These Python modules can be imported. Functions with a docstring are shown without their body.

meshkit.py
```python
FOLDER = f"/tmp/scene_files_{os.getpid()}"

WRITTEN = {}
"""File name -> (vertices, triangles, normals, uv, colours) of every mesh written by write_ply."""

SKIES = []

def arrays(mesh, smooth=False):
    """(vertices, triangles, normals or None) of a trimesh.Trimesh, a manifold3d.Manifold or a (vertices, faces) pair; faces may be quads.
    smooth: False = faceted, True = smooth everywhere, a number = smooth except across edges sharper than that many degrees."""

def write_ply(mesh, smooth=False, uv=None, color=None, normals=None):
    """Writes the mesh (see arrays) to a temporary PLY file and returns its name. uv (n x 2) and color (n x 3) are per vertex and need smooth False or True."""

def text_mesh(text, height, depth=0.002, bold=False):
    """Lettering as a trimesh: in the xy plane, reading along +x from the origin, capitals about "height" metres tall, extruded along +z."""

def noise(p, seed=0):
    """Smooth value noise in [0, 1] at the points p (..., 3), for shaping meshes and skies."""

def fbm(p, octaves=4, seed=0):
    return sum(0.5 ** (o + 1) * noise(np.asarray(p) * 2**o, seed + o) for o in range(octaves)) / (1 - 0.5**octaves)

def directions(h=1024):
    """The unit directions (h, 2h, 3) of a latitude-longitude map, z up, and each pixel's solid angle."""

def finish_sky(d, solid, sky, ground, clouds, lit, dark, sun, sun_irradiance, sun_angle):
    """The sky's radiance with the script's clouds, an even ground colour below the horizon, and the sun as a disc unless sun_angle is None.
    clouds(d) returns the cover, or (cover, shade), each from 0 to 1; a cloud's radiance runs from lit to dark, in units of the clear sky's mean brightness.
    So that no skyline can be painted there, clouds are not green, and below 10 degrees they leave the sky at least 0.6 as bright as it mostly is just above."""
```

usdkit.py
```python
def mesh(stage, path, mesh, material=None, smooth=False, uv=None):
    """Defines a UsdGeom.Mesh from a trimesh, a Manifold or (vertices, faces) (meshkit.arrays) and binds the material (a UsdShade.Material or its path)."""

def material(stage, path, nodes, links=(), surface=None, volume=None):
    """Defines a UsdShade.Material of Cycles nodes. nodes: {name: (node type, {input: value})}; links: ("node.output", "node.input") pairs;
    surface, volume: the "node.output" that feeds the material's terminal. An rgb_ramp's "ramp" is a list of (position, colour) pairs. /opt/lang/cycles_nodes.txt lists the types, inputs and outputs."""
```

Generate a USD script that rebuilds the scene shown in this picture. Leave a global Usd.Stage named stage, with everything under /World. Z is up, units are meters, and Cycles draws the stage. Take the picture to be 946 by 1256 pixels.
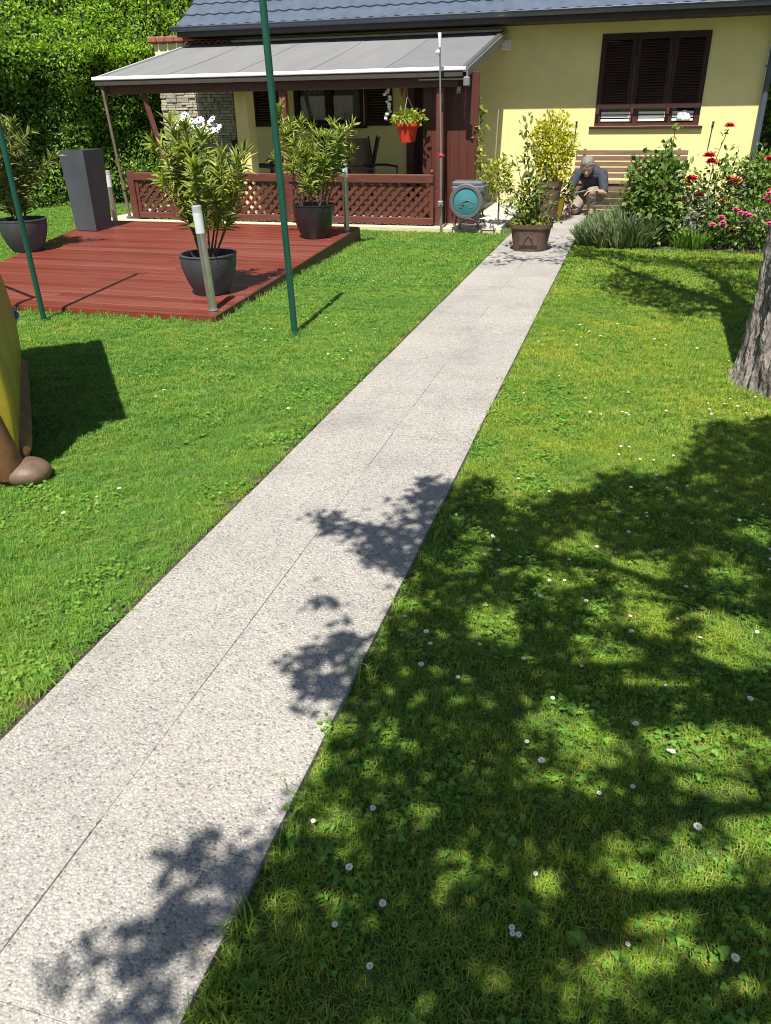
import math, numpy as np, trimesh, manifold3d, usdkit, meshkit
from shapely.geometry import Polygon, Point, box as sbox, LineString
from shapely.ops import unary_union
from pxr import Usd, UsdGeom, UsdLux, UsdShade, Gf, Sdf, Vt

stage = Usd.Stage.CreateInMemory()
UsdGeom.SetStageUpAxis(stage, UsdGeom.Tokens.z)
UsdGeom.SetStageMetersPerUnit(stage, 1.0)
UsdGeom.Xform.Define(stage, '/World')
stage.SetDefaultPrim(stage.GetPrimAtPath('/World'))
UsdGeom.Scope.Define(stage, '/World/Looks')
R = np.random.default_rng(7)
PI = math.pi

# ------------------------------------------------------------------ camera
EXPOSURE = 0.66
PITCH, ROLL, YAW, FOC = math.radians(27.788), math.radians(-0.955), math.radians(16.948), 947.0
CAM = np.array([0, 0, 1.5])
fwd = np.array([-math.sin(YAW) * math.cos(PITCH), math.cos(YAW) * math.cos(PITCH), -math.sin(PITCH)])
r0 = np.array([math.cos(YAW), math.sin(YAW), 0]); u0 = np.cross(r0, fwd)
right = r0 * math.cos(ROLL) + u0 * math.sin(ROLL)
up = -r0 * math.sin(ROLL) + u0 * math.cos(ROLL)
cam = UsdGeom.Camera.Define(stage, '/World/Camera')
m = Gf.Matrix4d(*right, 0, *up, 0, *(-fwd), 0, *CAM, 1)
cam.AddTransformOp().Set(m)
cam.CreateHorizontalApertureAttr(36.0); cam.CreateVerticalApertureAttr(36.0 * 1024 / 771)
cam.CreateFocalLengthAttr(FOC / 946 * 36.0)
cam.CreateClippingRangeAttr(Gf.Vec2f(0.02, 500)); cam.CreateExposureAttr(EXPOSURE)

# ------------------------------------------------------------------ sun and sky
SUN_EL, SHADOW_AZ = math.radians(60), math.radians(-2.5)       # the shadow runs towards +Y, a little to -X
to_sun = np.array([-math.sin(SHADOW_AZ) * math.cos(SUN_EL), -math.cos(SHADOW_AZ) * math.cos(SUN_EL), math.sin(SUN_EL)])
SKY_STRENGTH, SUN_INT = 0.060, 1.25
dome = UsdLux.DomeLight.Define(stage, '/World/sky')
skym = usdkit.material(stage, '/World/Looks/sky', {
    's': ('sky_texture', {'sky_type': 'single_scattering', 'sun_disc': False, 'sun_elevation': SUN_EL, 'sun_rotation': math.atan2(to_sun[0], to_sun[1]), 'altitude': 200.0}),
    'b': ('background_shader', {'strength': SKY_STRENGTH})}, [('s.color', 'b.color')], surface='b.background')
UsdShade.MaterialBindingAPI.Apply(dome.GetPrim()).Bind(skym)
dome.GetPrim().SetCustomDataByKey('kind', 'structure')
sun = UsdLux.DistantLight.Define(stage, '/World/sun')
sun.CreateNormalizeAttr(True); sun.CreateIntensityAttr(SUN_INT); sun.CreateAngleAttr(0.5); sun.CreateColorAttr(Gf.Vec3f(1.0, 0.95, 0.87))
zc = to_sun; xc = np.cross([0, 1, 0], zc); xc /= np.linalg.norm(xc); yc = np.cross(zc, xc)
sun.AddTransformOp().Set(Gf.Matrix4d(*xc, 0, *yc, 0, *zc, 0, 0, -5, 20, 1))

# ------------------------------------------------------------------ materials
LOOKS = {}
def mat(name, base, rough=0.6, var=0.15, scale=6.0, detail=4.0, bump=0.0, bscale=60.0, metallic=0.0, dark=None, stretch=None, bdist=0.01, coat=0.0, spec=None):
    lo = np.array(dark if dark is not None else np.array(base) * (1 - var)); hi = np.clip(np.array(base) * (1 + var), 0, .95)
    n = {'g': ('geometry', {}), 'mp': ('mapping', {'scale': stretch or (1, 1, 1)}),
         'n': ('noise_texture', {'scale': scale, 'detail': detail, 'roughness': 0.6}),
         'r': ('rgb_ramp', {'ramp': [(0.3, tuple(lo)), (0.7, tuple(hi))]}),
         'p': ('principled_bsdf', {'roughness': rough, 'metallic': metallic, 'coat_weight': coat, 'coat_roughness': 0.25})}
    if spec is not None: n['p'][1]['specular_ior_level'] = spec
    l = [('g.position', 'mp.vector'), ('mp.vector', 'n.vector'), ('n.fac', 'r.fac'), ('r.color', 'p.base_color')]
    if bump:
        n['n2'] = ('noise_texture', {'scale': bscale, 'detail': 3.0}); n['b'] = ('bump', {'strength': bump, 'distance': bdist})
        l += [('mp.vector', 'n2.vector'), ('n2.fac', 'b.height'), ('b.normal', 'p.normal')]
    LOOKS[name] = usdkit.material(stage, '/World/Looks/' + name, n, l, surface='p.BSDF')
    return LOOKS[name]

def leaf_mat(name, dark, light, trans=0.3, rough=0.45, spots=None, tint=None, nd=5.0, nr=.65, sides=None):
    """Leaf or blade: colour by the mesh's own random value and by slow noise over the place, some light passing through."""
    stops = [(0, dark), (1, light)] if spots is None else [(0, dark), (0.85, light), (1, spots)]
    n = {'a': ('attribute', {'attribute': 'rnd'}), 'r': ('rgb_ramp', {'ramp': stops}), 'g': ('geometry', {}),
         'n': ('noise_texture', {'scale': 1.3, 'detail': nd, 'roughness': nr}),
         'h': ('rgb_ramp', {'ramp': tint or [(0.3, (0.75, 0.85, 0.7)), (0.7, (1.15, 1.05, 1.05))]}),
         'x': ('mix', {'mix_type': 'multiply', 'fac': 1.0}),
         'p': ('principled_bsdf', {'roughness': rough, 'specular_ior_level': 0.35}),
         't': ('translucent_bsdf', {}), 'y': ('mix', {'mix_type': 'multiply', 'fac': 1.0, 'color2': (1.25, 1.25, 0.5)}), 'm': ('mix_closure', {'fac': trans})}
    l = [('a.fac', 'r.fac'), ('g.position', 'n.vector'), ('n.fac', 'h.fac'), ('r.color', 'x.color1'), ('h.color', 'x.color2'),
         ('x.color', 'p.base_color'), ('x.color', 'y.color1'), ('y.color', 't.color'), ('p.BSDF', 'm.closure1'), ('t.BSDF', 'm.closure2')]
    if sides:                       # the turf left and right of the path is of two kinds
        n['sx'] = ('separate_xyz', {}); n['mr'] = ('map_range', {'from_min': -1.6, 'from_max': -.4, 'clamp': True})
        n['sr'] = ('rgb_ramp', {'ramp': [(0, sides[0]), (1, sides[1])]}); n['x2'] = ('mix', {'mix_type': 'multiply', 'fac': 1.0})
        l = [q for q in l if q[0] != 'x.color'] + [('g.position', 'sx.vector'), ('sx.x', 'mr.value'), ('mr.result', 'sr.fac'), ('x.color', 'x2.color1'), ('sr.color', 'x2.color2'), ('x2.color', 'p.base_color'), ('x2.color', 'y.color1')]
    LOOKS[name] = usdkit.material(stage, '/World/Looks/' + name, n, l, surface='m.closure')
    return LOOKS[name]

# ------------------------------------------------------------------ scene-building helpers
COUNT = {}
def numbered(parent, name):
    k = (parent, name); COUNT[k] = COUNT.get(k, -1) + 1
    return name if COUNT[k] == 0 else f'{name}_{COUNT[k]:03d}'
LOC = {}
def tag(prim, label=None, cat=None, group=None, kind=None):
    p = prim.GetPrim() if hasattr(prim, 'GetPrim') else prim
    for k, v in (('label', label), ('category', cat), ('group', group), ('kind', kind)):
        if v: p.SetCustomDataByKey(k, v)
    return p
def thing(name, loc=(0, 0, 0), label=None, cat=None, group=None, kind=None, parent='/World'):
    path = f'{parent}/{numbered(parent, name)}'
    x = UsdGeom.Xform.Define(stage, path); x.AddTranslateOp().Set(Gf.Vec3d(*map(float, loc)))
    LOC[path] = np.array(loc, float)
    tag(x, label, cat, group, kind)
    return path
def obj(name, mesh, m, parent='/World', smooth=False, label=None, cat=None, group=None, kind=None, rnd=None):
    """ONE mesh prim; world coordinates are brought into the thing's own."""
    path = f'{parent}/{numbered(parent, name)}'
    off = LOC.get('/'.join(parent.split('/')[:3]), np.zeros(3)) if parent != '/World' else np.zeros(3)
    v, f, nn = meshkit.arrays(mesh, smooth)
    mm = usdkit.mesh(stage, path, (v - off, f), LOOKS[m] if isinstance(m, str) else m)
    if nn is not None:
        mm.CreateNormalsAttr(Vt.Vec3fArray.FromNumpy(nn.astype(np.float32))); mm.SetNormalsInterpolation('vertex')
    if rnd is not None:
        UsdGeom.PrimvarsAPI(mm).CreatePrimvar('rnd', Sdf.ValueTypeNames.FloatArray, 'vertex').Set(Vt.FloatArray.FromNumpy(np.asarray(rnd, np.float32)))
    tag(mm, label, cat, group, kind)
    return path
def copy_of(src, name, loc, rotz=0, scale=1.0, label=None, group=None):
    path = f'/World/{numbered("/World", name)}'
    x = UsdGeom.Xform.Define(stage, path); p = x.GetPrim()
    p.GetReferences().AddInternalReference(src); p.SetInstanceable(True)
    x.ClearXformOpOrder()
    x.AddTranslateOp().Set(Gf.Vec3d(*map(float, loc))); x.AddRotateZOp().Set(float(rotz)); x.AddScaleOp().Set(Gf.Vec3f(scale, scale, scale))
    was = stage.GetPrimAtPath(src).GetCustomData()
    tag(p, label or was.get('label'), was.get('category'), group or was.get('group'))
    return path

# ------------------------------------------------------------------ shape helpers
def cat(*ms):
    ms = [q for x in ms for q in (x if isinstance(x, (list, tuple)) else [x])]
    return trimesh.util.concatenate(ms)
def box(x0, x1, y0, y1, z0, z1, c=0.0):
    if c <= 0:
        b = trimesh.creation.box([x1 - x0, y1 - y0, z1 - z0]); b.apply_translation([(x0 + x1) / 2, (y0 + y1) / 2, (z0 + z1) / 2]); return b
    pts = []
    for sx, sy, sz in np.ndindex(2, 2, 2):
        a = np.array([x1 if sx else x0, y1 if sy else y0, z1 if sz else z0]); s = np.array([1 - 2 * sx, 1 - 2 * sy, 1 - 2 * sz]) * c
        for k in range(3):
            q = a + s; q[k] = a[k]; pts.append(q)
    return trimesh.convex.convex_hull(np.array(pts))
def tube(pts, radii, n=8, caps=True):
    pts = np.asarray(pts, float); radii = np.broadcast_to(radii, len(pts)).astype(float)
    t = np.gradient(pts, axis=0); t /= np.linalg.norm(t, axis=1, keepdims=True) + 1e-12
    a = np.array([0, 0, 1.0]) if abs(t[0, 2]) < .9 else np.array([1.0, 0, 0])
    rings = []
    for i in range(len(pts)):
        x = np.cross(t[i], a); x /= np.linalg.norm(x); y = np.cross(t[i], x); a = np.cross(x, t[i])
        q = np.linspace(0, 2 * PI, n, endpoint=False)[:, None]
        rings.append(pts[i] + radii[i] * (np.cos(q) * x + np.sin(q) * y))
    v = np.vstack(rings); f = []
    for i in range(len(pts) - 1):
        for k in range(n):
            A, B = i * n + k, i * n + (k + 1) % n
            f += [[A, A + n, B], [B, A + n, B + n]]
    if caps:
        v = np.vstack([v, pts[0], pts[-1]]); c0, c1 = len(v) - 2, len(v) - 1; e = (len(pts) - 1) * n
        for k in range(n): f += [[c0, k, (k + 1) % n], [c1, e + (k + 1) % n, e + k]]
    return trimesh.Trimesh(v, f, process=False)
def lathe(prof, n=32, c=(0, 0, 0)):
    prof = np.asarray(prof, float); q = np.linspace(0, 2 * PI, n, endpoint=False)
    v = np.vstack([np.stack([r * np.cos(q), r * np.sin(q), np.full(n, z)], 1) for r, z in prof]) + np.array(c, float); f = []
    for i in range(len(prof) - 1):
        for k in range(n):
            A, B = i * n + k, i * n + (k + 1) % n
            f += [[A, B, A + n], [B, B + n, A + n]]
    return trimesh.Trimesh(v, f, process=False)
def wall_prism(poly, y0, y1):
    g = getattr(poly, 'geoms', [poly]); out = []
    for q in g:
        e = trimesh.creation.extrude_polygon(q, y1 - y0, engine='earcut'); v = np.array(e.vertices)
        out.append(trimesh.Trimesh(np.stack([v[:, 0], y1 - v[:, 2], v[:, 1]], 1), np.array(e.faces), process=False))
    return cat(out)
def sphere(c, r, sub=2, s=(1, 1, 1)):
    e = trimesh.creation.icosphere(sub, 1.0); e.vertices = e.vertices * (np.array(s) * r) + np.array(c); return e
def unit(a): a = np.asarray(a, float); return a / (np.linalg.norm(a, axis=-1, keepdims=True) + 1e-12)

LANCE = (np.array([[0, 0, 0], [-.5, .3, -.02], [.5, .3, -.02], [0, .35, .04], [-.38, .68, -.1], [.38, .68, -.1], [0, .7, -.03], [0, 1, -.2]]) ,
         np.array([[0, 3, 1], [0, 2, 3], [1, 3, 6], [1, 6, 4], [3, 2, 5], [3, 5, 6], [4, 6, 7], [6, 5, 7]]))
DIAM = (np.array([[0, 0, 0], [-.5, .45, .12], [.5, .45, .12], [0, 1, -.1]]), np.array([[0, 3, 1], [0, 2, 3]]))
OVAL = (np.array([[0, 0, 0], [-.42, .28, .08], [.42, .28, .08], [-.45, .62, .07], [.45, .62, .07], [0, 1, -.12], [0, .5, -.03]]),
        np.array([[0, 6, 1], [0, 2, 6], [1, 6, 3], [2, 4, 6], [3, 6, 5], [6, 4, 5]]))
def leaves(P, D, N, L, W, rng, tpl=DIAM):
    """Many leaves as one (vertices, faces, random value per vertex)."""
    P = np.asarray(P, float); n = len(P); D = unit(D); S = unit(np.cross(D, N)); U = np.cross(S, D)
    L = np.broadcast_to(L, n)[:, None, None]; W = np.broadcast_to(W, n)[:, None, None]
    t, f = tpl
    v = P[:, None] + S[:, None] * t[None, :, :1] * W + D[:, None] * t[None, :, 1:2] * L + U[:, None] * t[None, :, 2:] * L
    F = f[None] + (np.arange(n) * len(t))[:, None, None]
    return v.reshape(-1, 3), F.reshape(-1, 3), np.repeat(rng.random(n), len(t))
def join(parts):
    v, f, r, o = [], [], [], 0
    for a, b, c in parts: v.append(a); f.append(b + o); r.append(c); o += len(a)
    return (np.vstack(v), np.vstack(f)), np.concatenate(r)
def rand_dirs(n, rng): return unit(rng.normal(size=(n, 3)))

# ------------------------------------------------------------------ the looks of things
mat('soil', (0.055, 0.042, 0.028), .95, .4, 9, bump=.6, bscale=40)
mat('turf', (0.075, 0.11, 0.025), .95, .5, 5, bump=.8, bscale=120)
mat('deck_paint', (0.165, 0.034, 0.021), .36, .22, 3, stretch=(.35, 5, 5), bump=.25, bscale=14, bdist=.004)
mat('deck_paint_worn', (0.175, 0.040, 0.026), .42, .2, 4, stretch=(.35, 5, 5), bump=.25, bscale=14, bdist=.004)
mat('deck_paint_faded', (0.185, 0.050, 0.034), .5, .25, 5, stretch=(.35, 5, 5), bump=.3, bscale=14, bdist=.004)
mat('deck_side', (0.075, 0.035, 0.018), .6, .3, 5, stretch=(3, .4, 3), bump=.2)
mat('fence_wood', (0.115, 0.033, 0.022), .5, .25, 4, stretch=(.6, 6, 6), bump=.2, bscale=20)
mat('beam_wood', (0.08, 0.024, 0.017), .5, .3, 4, stretch=(.5, 6, 6), bump=.2, bscale=20)
mat('panel_wood', (0.085, 0.022, 0.015), .5, .18, 3, stretch=(6, 6, .4))
mat('brown_frame', (0.075, 0.02, 0.014), .42, .25, 5)
mat('brown_dark', (0.032, 0.010, 0.007), .75, .25, 6)
mat('stucco', (0.80, 0.71, 0.31), .9, .07, 1.6, bump=.35, bscale=90, bdist=.006)
mat('stucco_base', (0.62, 0.55, 0.33), .9, .12, 4, bump=.4, bscale=70)
mat('concrete', (0.46, 0.44, 0.40), .9, .15, 5, bump=.3, bscale=80)
mat('joint_sand', (0.20, 0.185, 0.16), .95, .3, 30)
mat('concrete_edge', (0.58, 0.51, 0.33), .9, .12, 6, bump=.3, bscale=60)
mat('roof_blue', (0.092, 0.118, 0.160), .42, .14, 5, bump=.15, bscale=120)
mat('gutter_blue', (0.07, 0.085, 0.108), .4, .1, 4)
mat('fascia', (0.05, 0.04, 0.035), .7, .2, 6)
mat('awning', (0.20, 0.20, 0.20), .75, .08, 1.5, stretch=(3, .5, 1), bump=.1, bscale=200)
mat('awning_dark', (0.17, 0.173, 0.18), .75, .08, 2)
mat('white_metal', (0.78, 0.78, 0.77), .35, .04, 4)
mat('white_plastic', (0.82, 0.82, 0.80), .4, .03, 4)
mat('steel', (0.50, 0.48, 0.44), .32, .12, 10, metallic=.85)
mat('grey_metal', (0.30, 0.30, 0.30), .4, .15, 8, metallic=.6)
mat('rust_metal', (0.14, 0.10, 0.075), .6, .35, 7)
mat('green_metal', (0.008, 0.065, 0.042), .38, .15, 4)
mat('grey_pot', (0.05, 0.053, 0.06), .62, .15, 9, bump=.35, bscale=55)
mat('planter', (0.06, 0.065, 0.077), .5, .16, 4, stretch=(1, 1, .5))
mat('black_bag', (0.018, 0.018, 0.02), .28, .2, 12)
mat('brown_pot', (0.085, 0.05, 0.035), .6, .35, 7, bump=.3, bscale=40)
mat('terracotta', (0.30, 0.13, 0.075), .75, .3, 9, bump=.3)
mat('red_pot', (0.62, 0.045, 0.02), .35, .08, 5)
mat('yellow_pot', (0.80, 0.52, 0.01), .4, .08, 5)
mat('stone_clad', (0.42, 0.37, 0.28), .9, .3, 14, bump=.5, bscale=50)
mat('stone_clad_grey', (0.30, 0.28, 0.24), .9, .3, 14, bump=.5, bscale=50)
mat('mortar', (0.17, 0.15, 0.12), .95, .2, 10)
mat('cream', (0.72, 0.66, 0.40), .85, .08, 5)
mat('brick_red', (0.27, 0.10, 0.065), .85, .3, 14, bump=.4)
mat('bark', (0.21, 0.182, 0.165), .95, .6, 22, stretch=(1, 1, .3), bump=1.0, bscale=38, bdist=.05)
mat('twig', (0.10, 0.075, 0.05), .9, .3, 14)
mat('stem_green', (0.10, 0.13, 0.035), .7, .3, 14)
mat('bench_wood', (0.20, 0.125, 0.085), .6, .25, 5, stretch=(.6, 8, 8), bump=.2, bscale=30)
mat('iron', (0.03, 0.028, 0.027), .5, .2, 9)
mat('grey_plastic', (0.10, 0.105, 0.115), .5, .12, 9)
mat('teal', (0.045, 0.19, 0.21), .4, .1, 6)
mat('black_plastic', (0.02, 0.02, 0.022), .4, .2, 9)
mat('textilene', (0.035, 0.03, 0.028), .7, .2, 40)
mat('tan_textile', (0.20, 0.15, 0.09), .8, .15, 20)
mat('toy_yellow', (0.21, 0.175, 0.012), .5, .28, 5, bump=.1)
mat('toy_salmon', (0.30, 0.12, 0.07), .45, .12, 3)
mat('toy_brown', (0.13, 0.06, 0.027), .55, .45, 9, bump=.15)
mat('toy_tan', (0.15, 0.095, 0.06), .55, .35, 8, bump=.15)
mat('toy_blue', (0.015, 0.085, 0.55), .35, .1, 5)
mat('shell', (0.80, 0.76, 0.70), .4, .1, 30)
mat('red_flower', (0.48, 0.018, 0.022), .5, .3, 60)
mat('coral_flower', (0.72, 0.16, 0.09), .5, .2, 60)
mat('pink_flower', (0.66, 0.09, 0.24), .5, .25, 60)
mat('white_petal', (0.80, 0.79, 0.80), .5, .05, 60)
mat('yellow_eye', (0.75, 0.52, 0.04), .6, .1, 60)
mat('skin', (0.50, 0.29, 0.20), .5, .1, 25)
mat('hair', (0.20, 0.18, 0.16), .6, .35, 80, bump=.4, bscale=150)
mat('shirt', (0.035, 0.042, 0.055), .85, .2, 14, bump=.35, bscale=22, bdist=.02)
mat('trousers', (0.27, 0.225, 0.18), .9, .18, 10, bump=.5, bscale=18, bdist=.03)
mat('shoe', (0.20, 0.15, 0.11), .7, .2, 10)
mat('eye_dark', (0.03, 0.02, 0.02), .3, .1, 10)
mat('lip', (0.38, 0.15, 0.12), .5, .1, 25)
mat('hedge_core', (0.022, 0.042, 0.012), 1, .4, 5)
mat('curtain', (0.55, 0.55, 0.53), .8, .1, 8, stretch=(12, 1, .3))
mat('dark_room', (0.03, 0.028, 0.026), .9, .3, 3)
leaf_mat('oleander', (0.12, 0.185, 0.03), (0.42, 0.48, 0.09), .28, .4)
leaf_mat('oleander_dark', (0.09, 0.14, 0.035), (0.30, 0.35, 0.09), .25, .4)
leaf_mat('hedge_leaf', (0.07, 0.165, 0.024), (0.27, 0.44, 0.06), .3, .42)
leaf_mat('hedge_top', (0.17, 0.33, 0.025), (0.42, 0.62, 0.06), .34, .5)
leaf_mat('tree_leaf', (0.04, 0.085, 0.015), (0.10, 0.17, 0.03), .25, .45)
leaf_mat('rose_leaf', (0.055, 0.125, 0.025), (0.22, 0.33, 0.07), .28, .4)
leaf_mat('golden_leaf', (0.27, 0.31, 0.015), (0.66, 0.64, 0.045), .35, .5)
leaf_mat('laurel_leaf', (0.07, 0.11, 0.025), (0.20, 0.25, 0.06), .2, .35)
leaf_mat('lime_leaf', (0.18, 0.26, 0.03), (0.42, 0.47, 0.08), .32, .5)
leaf_mat('lavender', (0.12, 0.185, 0.075), (0.34, 0.42, 0.21), .25, .7)
leaf_mat('silver_leaf', (0.13, 0.16, 0.12), (0.30, 0.32, 0.26), .2, .7)
TINT = [(0.28, (0.50, 0.72, 0.75)), (0.44, (0.88, 0.95, 0.95)), (0.56, (1.15, 1.05, 0.95)), (0.66, (1.5, 1.15, 1.0)), (0.76, (2.0, 1.25, 1.2))]
def grass_mat(name, dark, light, straw, tint):
    leaf_mat(name, dark, light, .32, .5, spots=straw, tint=tint, nd=6.0, nr=.82, sides=((.97, 1.02, 1.12), (1.25, 1.08, .98)))
grass_mat('grass_blade', (0.105, 0.25, 0.027), (0.25, 0.43, 0.065), (0.44, 0.37, 0.16), TINT)
leaf_mat('clover_leaf', (0.10, 0.24, 0.03), (0.22, 0.41, 0.06), .28, .5)
leaf_mat('weed_leaf', (0.10, 0.23, 0.03), (0.2, 0.34, 0.05), .28, .5)

# washed concrete: pebbles of 8 mm in pale cement
usd = {'g': ('geometry', {}), 'oi': ('object_info', {}),
       'v': ('voronoi_texture', {'feature': 'f1', 'scale': 140.0, 'randomness': .95}), 'wn': ('noise_texture', {'scale': 160.0, 'detail': 2.0}), 'wa': ('vector_math', {'math_type': 'multiply_add', 'vector2': (.006, .006, .006)}),
       'v2': ('voronoi_texture', {'feature': 'f1', 'scale': 260.0}), 'sc2': ('separate_color', {}), 'r2': ('rgb_ramp', {'ramp': [(0, (.82, .80, .78)), (.5, (1, 1, 1)), (1, (1.12, 1.12, 1.12))]}), 'm2': ('mix', {'mix_type': 'multiply', 'fac': 1.0}),
       'sc': ('separate_color', {}),
       'r': ('rgb_ramp', {'ramp': [(0, (0.17, 0.165, 0.155)), (.14, (0.26, 0.25, 0.235)), (.3, (0.38, 0.365, 0.34)), (.6, (0.48, 0.46, 0.43)), (.82, (0.44, 0.39, 0.325)), (1, (0.60, 0.585, 0.56))]}),
       'e': ('rgb_ramp', {'ramp': [(.46, (1, 1, 1)), (.64, (0, 0, 0))]}),
       'mx': ('mix', {'mix_type': 'mix', 'color1': (0.35, 0.335, 0.31)}),
       'n': ('noise_texture', {'scale': 2.6, 'detail': 6.0, 'roughness': .65}),
       'nr': ('rgb_ramp', {'ramp': [(.3, (.86, .86, .87)), (.55, (1, 1, 1)), (.75, (1.06, 1.05, 1.03))]}),
       'mm': ('mix', {'mix_type': 'multiply', 'fac': 1.0}),
       'b': ('bump', {'strength': .75, 'distance': .004}),
       'p': ('principled_bsdf', {'roughness': .72})}
for nm, tone in (('washed_concrete', (.94, .935, .925)), ('washed_concrete_grey', (.905, .905, .90)), ('washed_concrete_pale', (.975, .965, .95))):
    usd['nr'] = ('rgb_ramp', {'ramp': [(.28, tuple(.80 * x for x in tone)), (.5, tone), (.75, tuple(1.08 * x for x in tone))]})
    LOOKS[nm] = usdkit.material(stage, '/World/Looks/' + nm, usd, [
        ('g.position', 'wn.vector'), ('wn.color', 'wa.vector1'), ('g.position', 'wa.vector3'), ('wa.vector', 'v.vector'), ('wa.vector', 'v2.vector'), ('v.color', 'sc.color'), ('sc.r', 'r.fac'), ('v.distance', 'e.fac'), ('v2.color', 'sc2.color'), ('sc2.r', 'r2.fac'), ('r.color', 'm2.color1'), ('r2.color', 'm2.color2'), ('e.color', 'mx.fac'), ('m2.color', 'mx.color2'),
        ('g.position', 'n.vector'), ('n.fac', 'nr.fac'), ('mx.color', 'mm.color1'), ('nr.color', 'mm.color2'), ('mm.color', 'p.base_color'), ('v.distance', 'b.height'), ('b.normal', 'p.normal')], surface='p.BSDF')
    bsh = UsdShade.Shader.Get(stage, f'/World/Looks/{nm}/b'); bsh.CreateInput('invert', Sdf.ValueTypeNames.Bool).Set(True)
LOOKS['pane'] = usdkit.material(stage, '/World/Looks/pane', {'t': ('transparent_bsdf', {'color': (.82, .86, .85)}), 'g': ('glossy_bsdf', {'roughness': .02, 'color': (.9, .9, .9)}), 'f': ('fresnel', {'IOR': 1.5}), 'm': ('mix_closure', {})},
    [('f.fac', 'm.fac'), ('t.BSDF', 'm.closure1'), ('g.BSDF', 'm.closure2')], surface='m.closure')
LOOKS['lens'] = usdkit.material(stage, '/World/Looks/lens', {'p': ('principled_bsdf', {'base_color': (.85, .86, .87), 'roughness': .25}), 't': ('translucent_bsdf', {'color': (.85, .86, .87)}), 'm': ('mix_closure', {'fac': .35})},
    [('p.BSDF', 'm.closure1'), ('t.BSDF', 'm.closure2')], surface='m.closure')
LOOKS['clear_plastic'] = usdkit.material(stage, '/World/Looks/clear_plastic', {'p': ('principled_bsdf', {'base_color': (.55, .57, .58), 'roughness': .15}), 't': ('transparent_bsdf', {'color': (.9, .92, .93)}), 'm': ('mix_closure', {'fac': .4})},
    [('p.BSDF', 'm.closure1'), ('t.BSDF', 'm.closure2')], surface='m.closure')

# ------------------------------------------------------------------ ground and path
g = np.linspace(-1, 1, 2)
def sheet(x0, x1, y0, y1, z): return trimesh.Trimesh([[x0, y0, z], [x1, y0, z], [x1, y1, z], [x0, y1, z]], [[0, 1, 2], [0, 2, 3]], process=False)
obj('ground', sheet(-150, 150, -150, 150, 0.0), 'turf', label='dark earth under the lawn on both sides of the path', cat='ground', kind='structure')
PX0, PX1, PITCHY, PY0 = -1.436, -0.612, 0.4125, 1.02
pth = thing('path', (-1.02, 5, 0), 'straight garden path of pale washed concrete slabs laid two wide', 'path', kind='structure')
obj('path_bed', box(PX0 + .006, PX1 - .006, -1.5, 13.2, -.1, .0195), 'joint_sand', pth)
for k in range(-5, 29):
    for c in range(2):
        x0 = PX0 + .4125 * c; y0 = PY0 + PITCHY * k
        dz = R.uniform(-.0025, .0025); j = R.uniform(-.0015, .0015, 2)
        b = box(x0 + .0003, x0 + .4122, y0 + .0006, y0 + .4119, -.03, .026 + dz, .0016)
        obj('slab', b, ('washed_concrete', 'washed_concrete_grey', 'washed_concrete_pale')[int(R.integers(0, 3))], pth)
earth = thing('bare_earth', (0, 5, 0), 'strip of dark bare earth along the left path edge and round the tree', 'earth', kind='structure')
obj('path_edge', sheet(PX0 - .10, PX0 + .01, .2, 10.4, .004), 'soil', earth)
q_ = np.linspace(0, 2 * PI, 60, endpoint=False); rr_ = .39 + .07 * np.sin(q_ * 3 + 1) + .04 * np.sin(q_ * 7)
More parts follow.
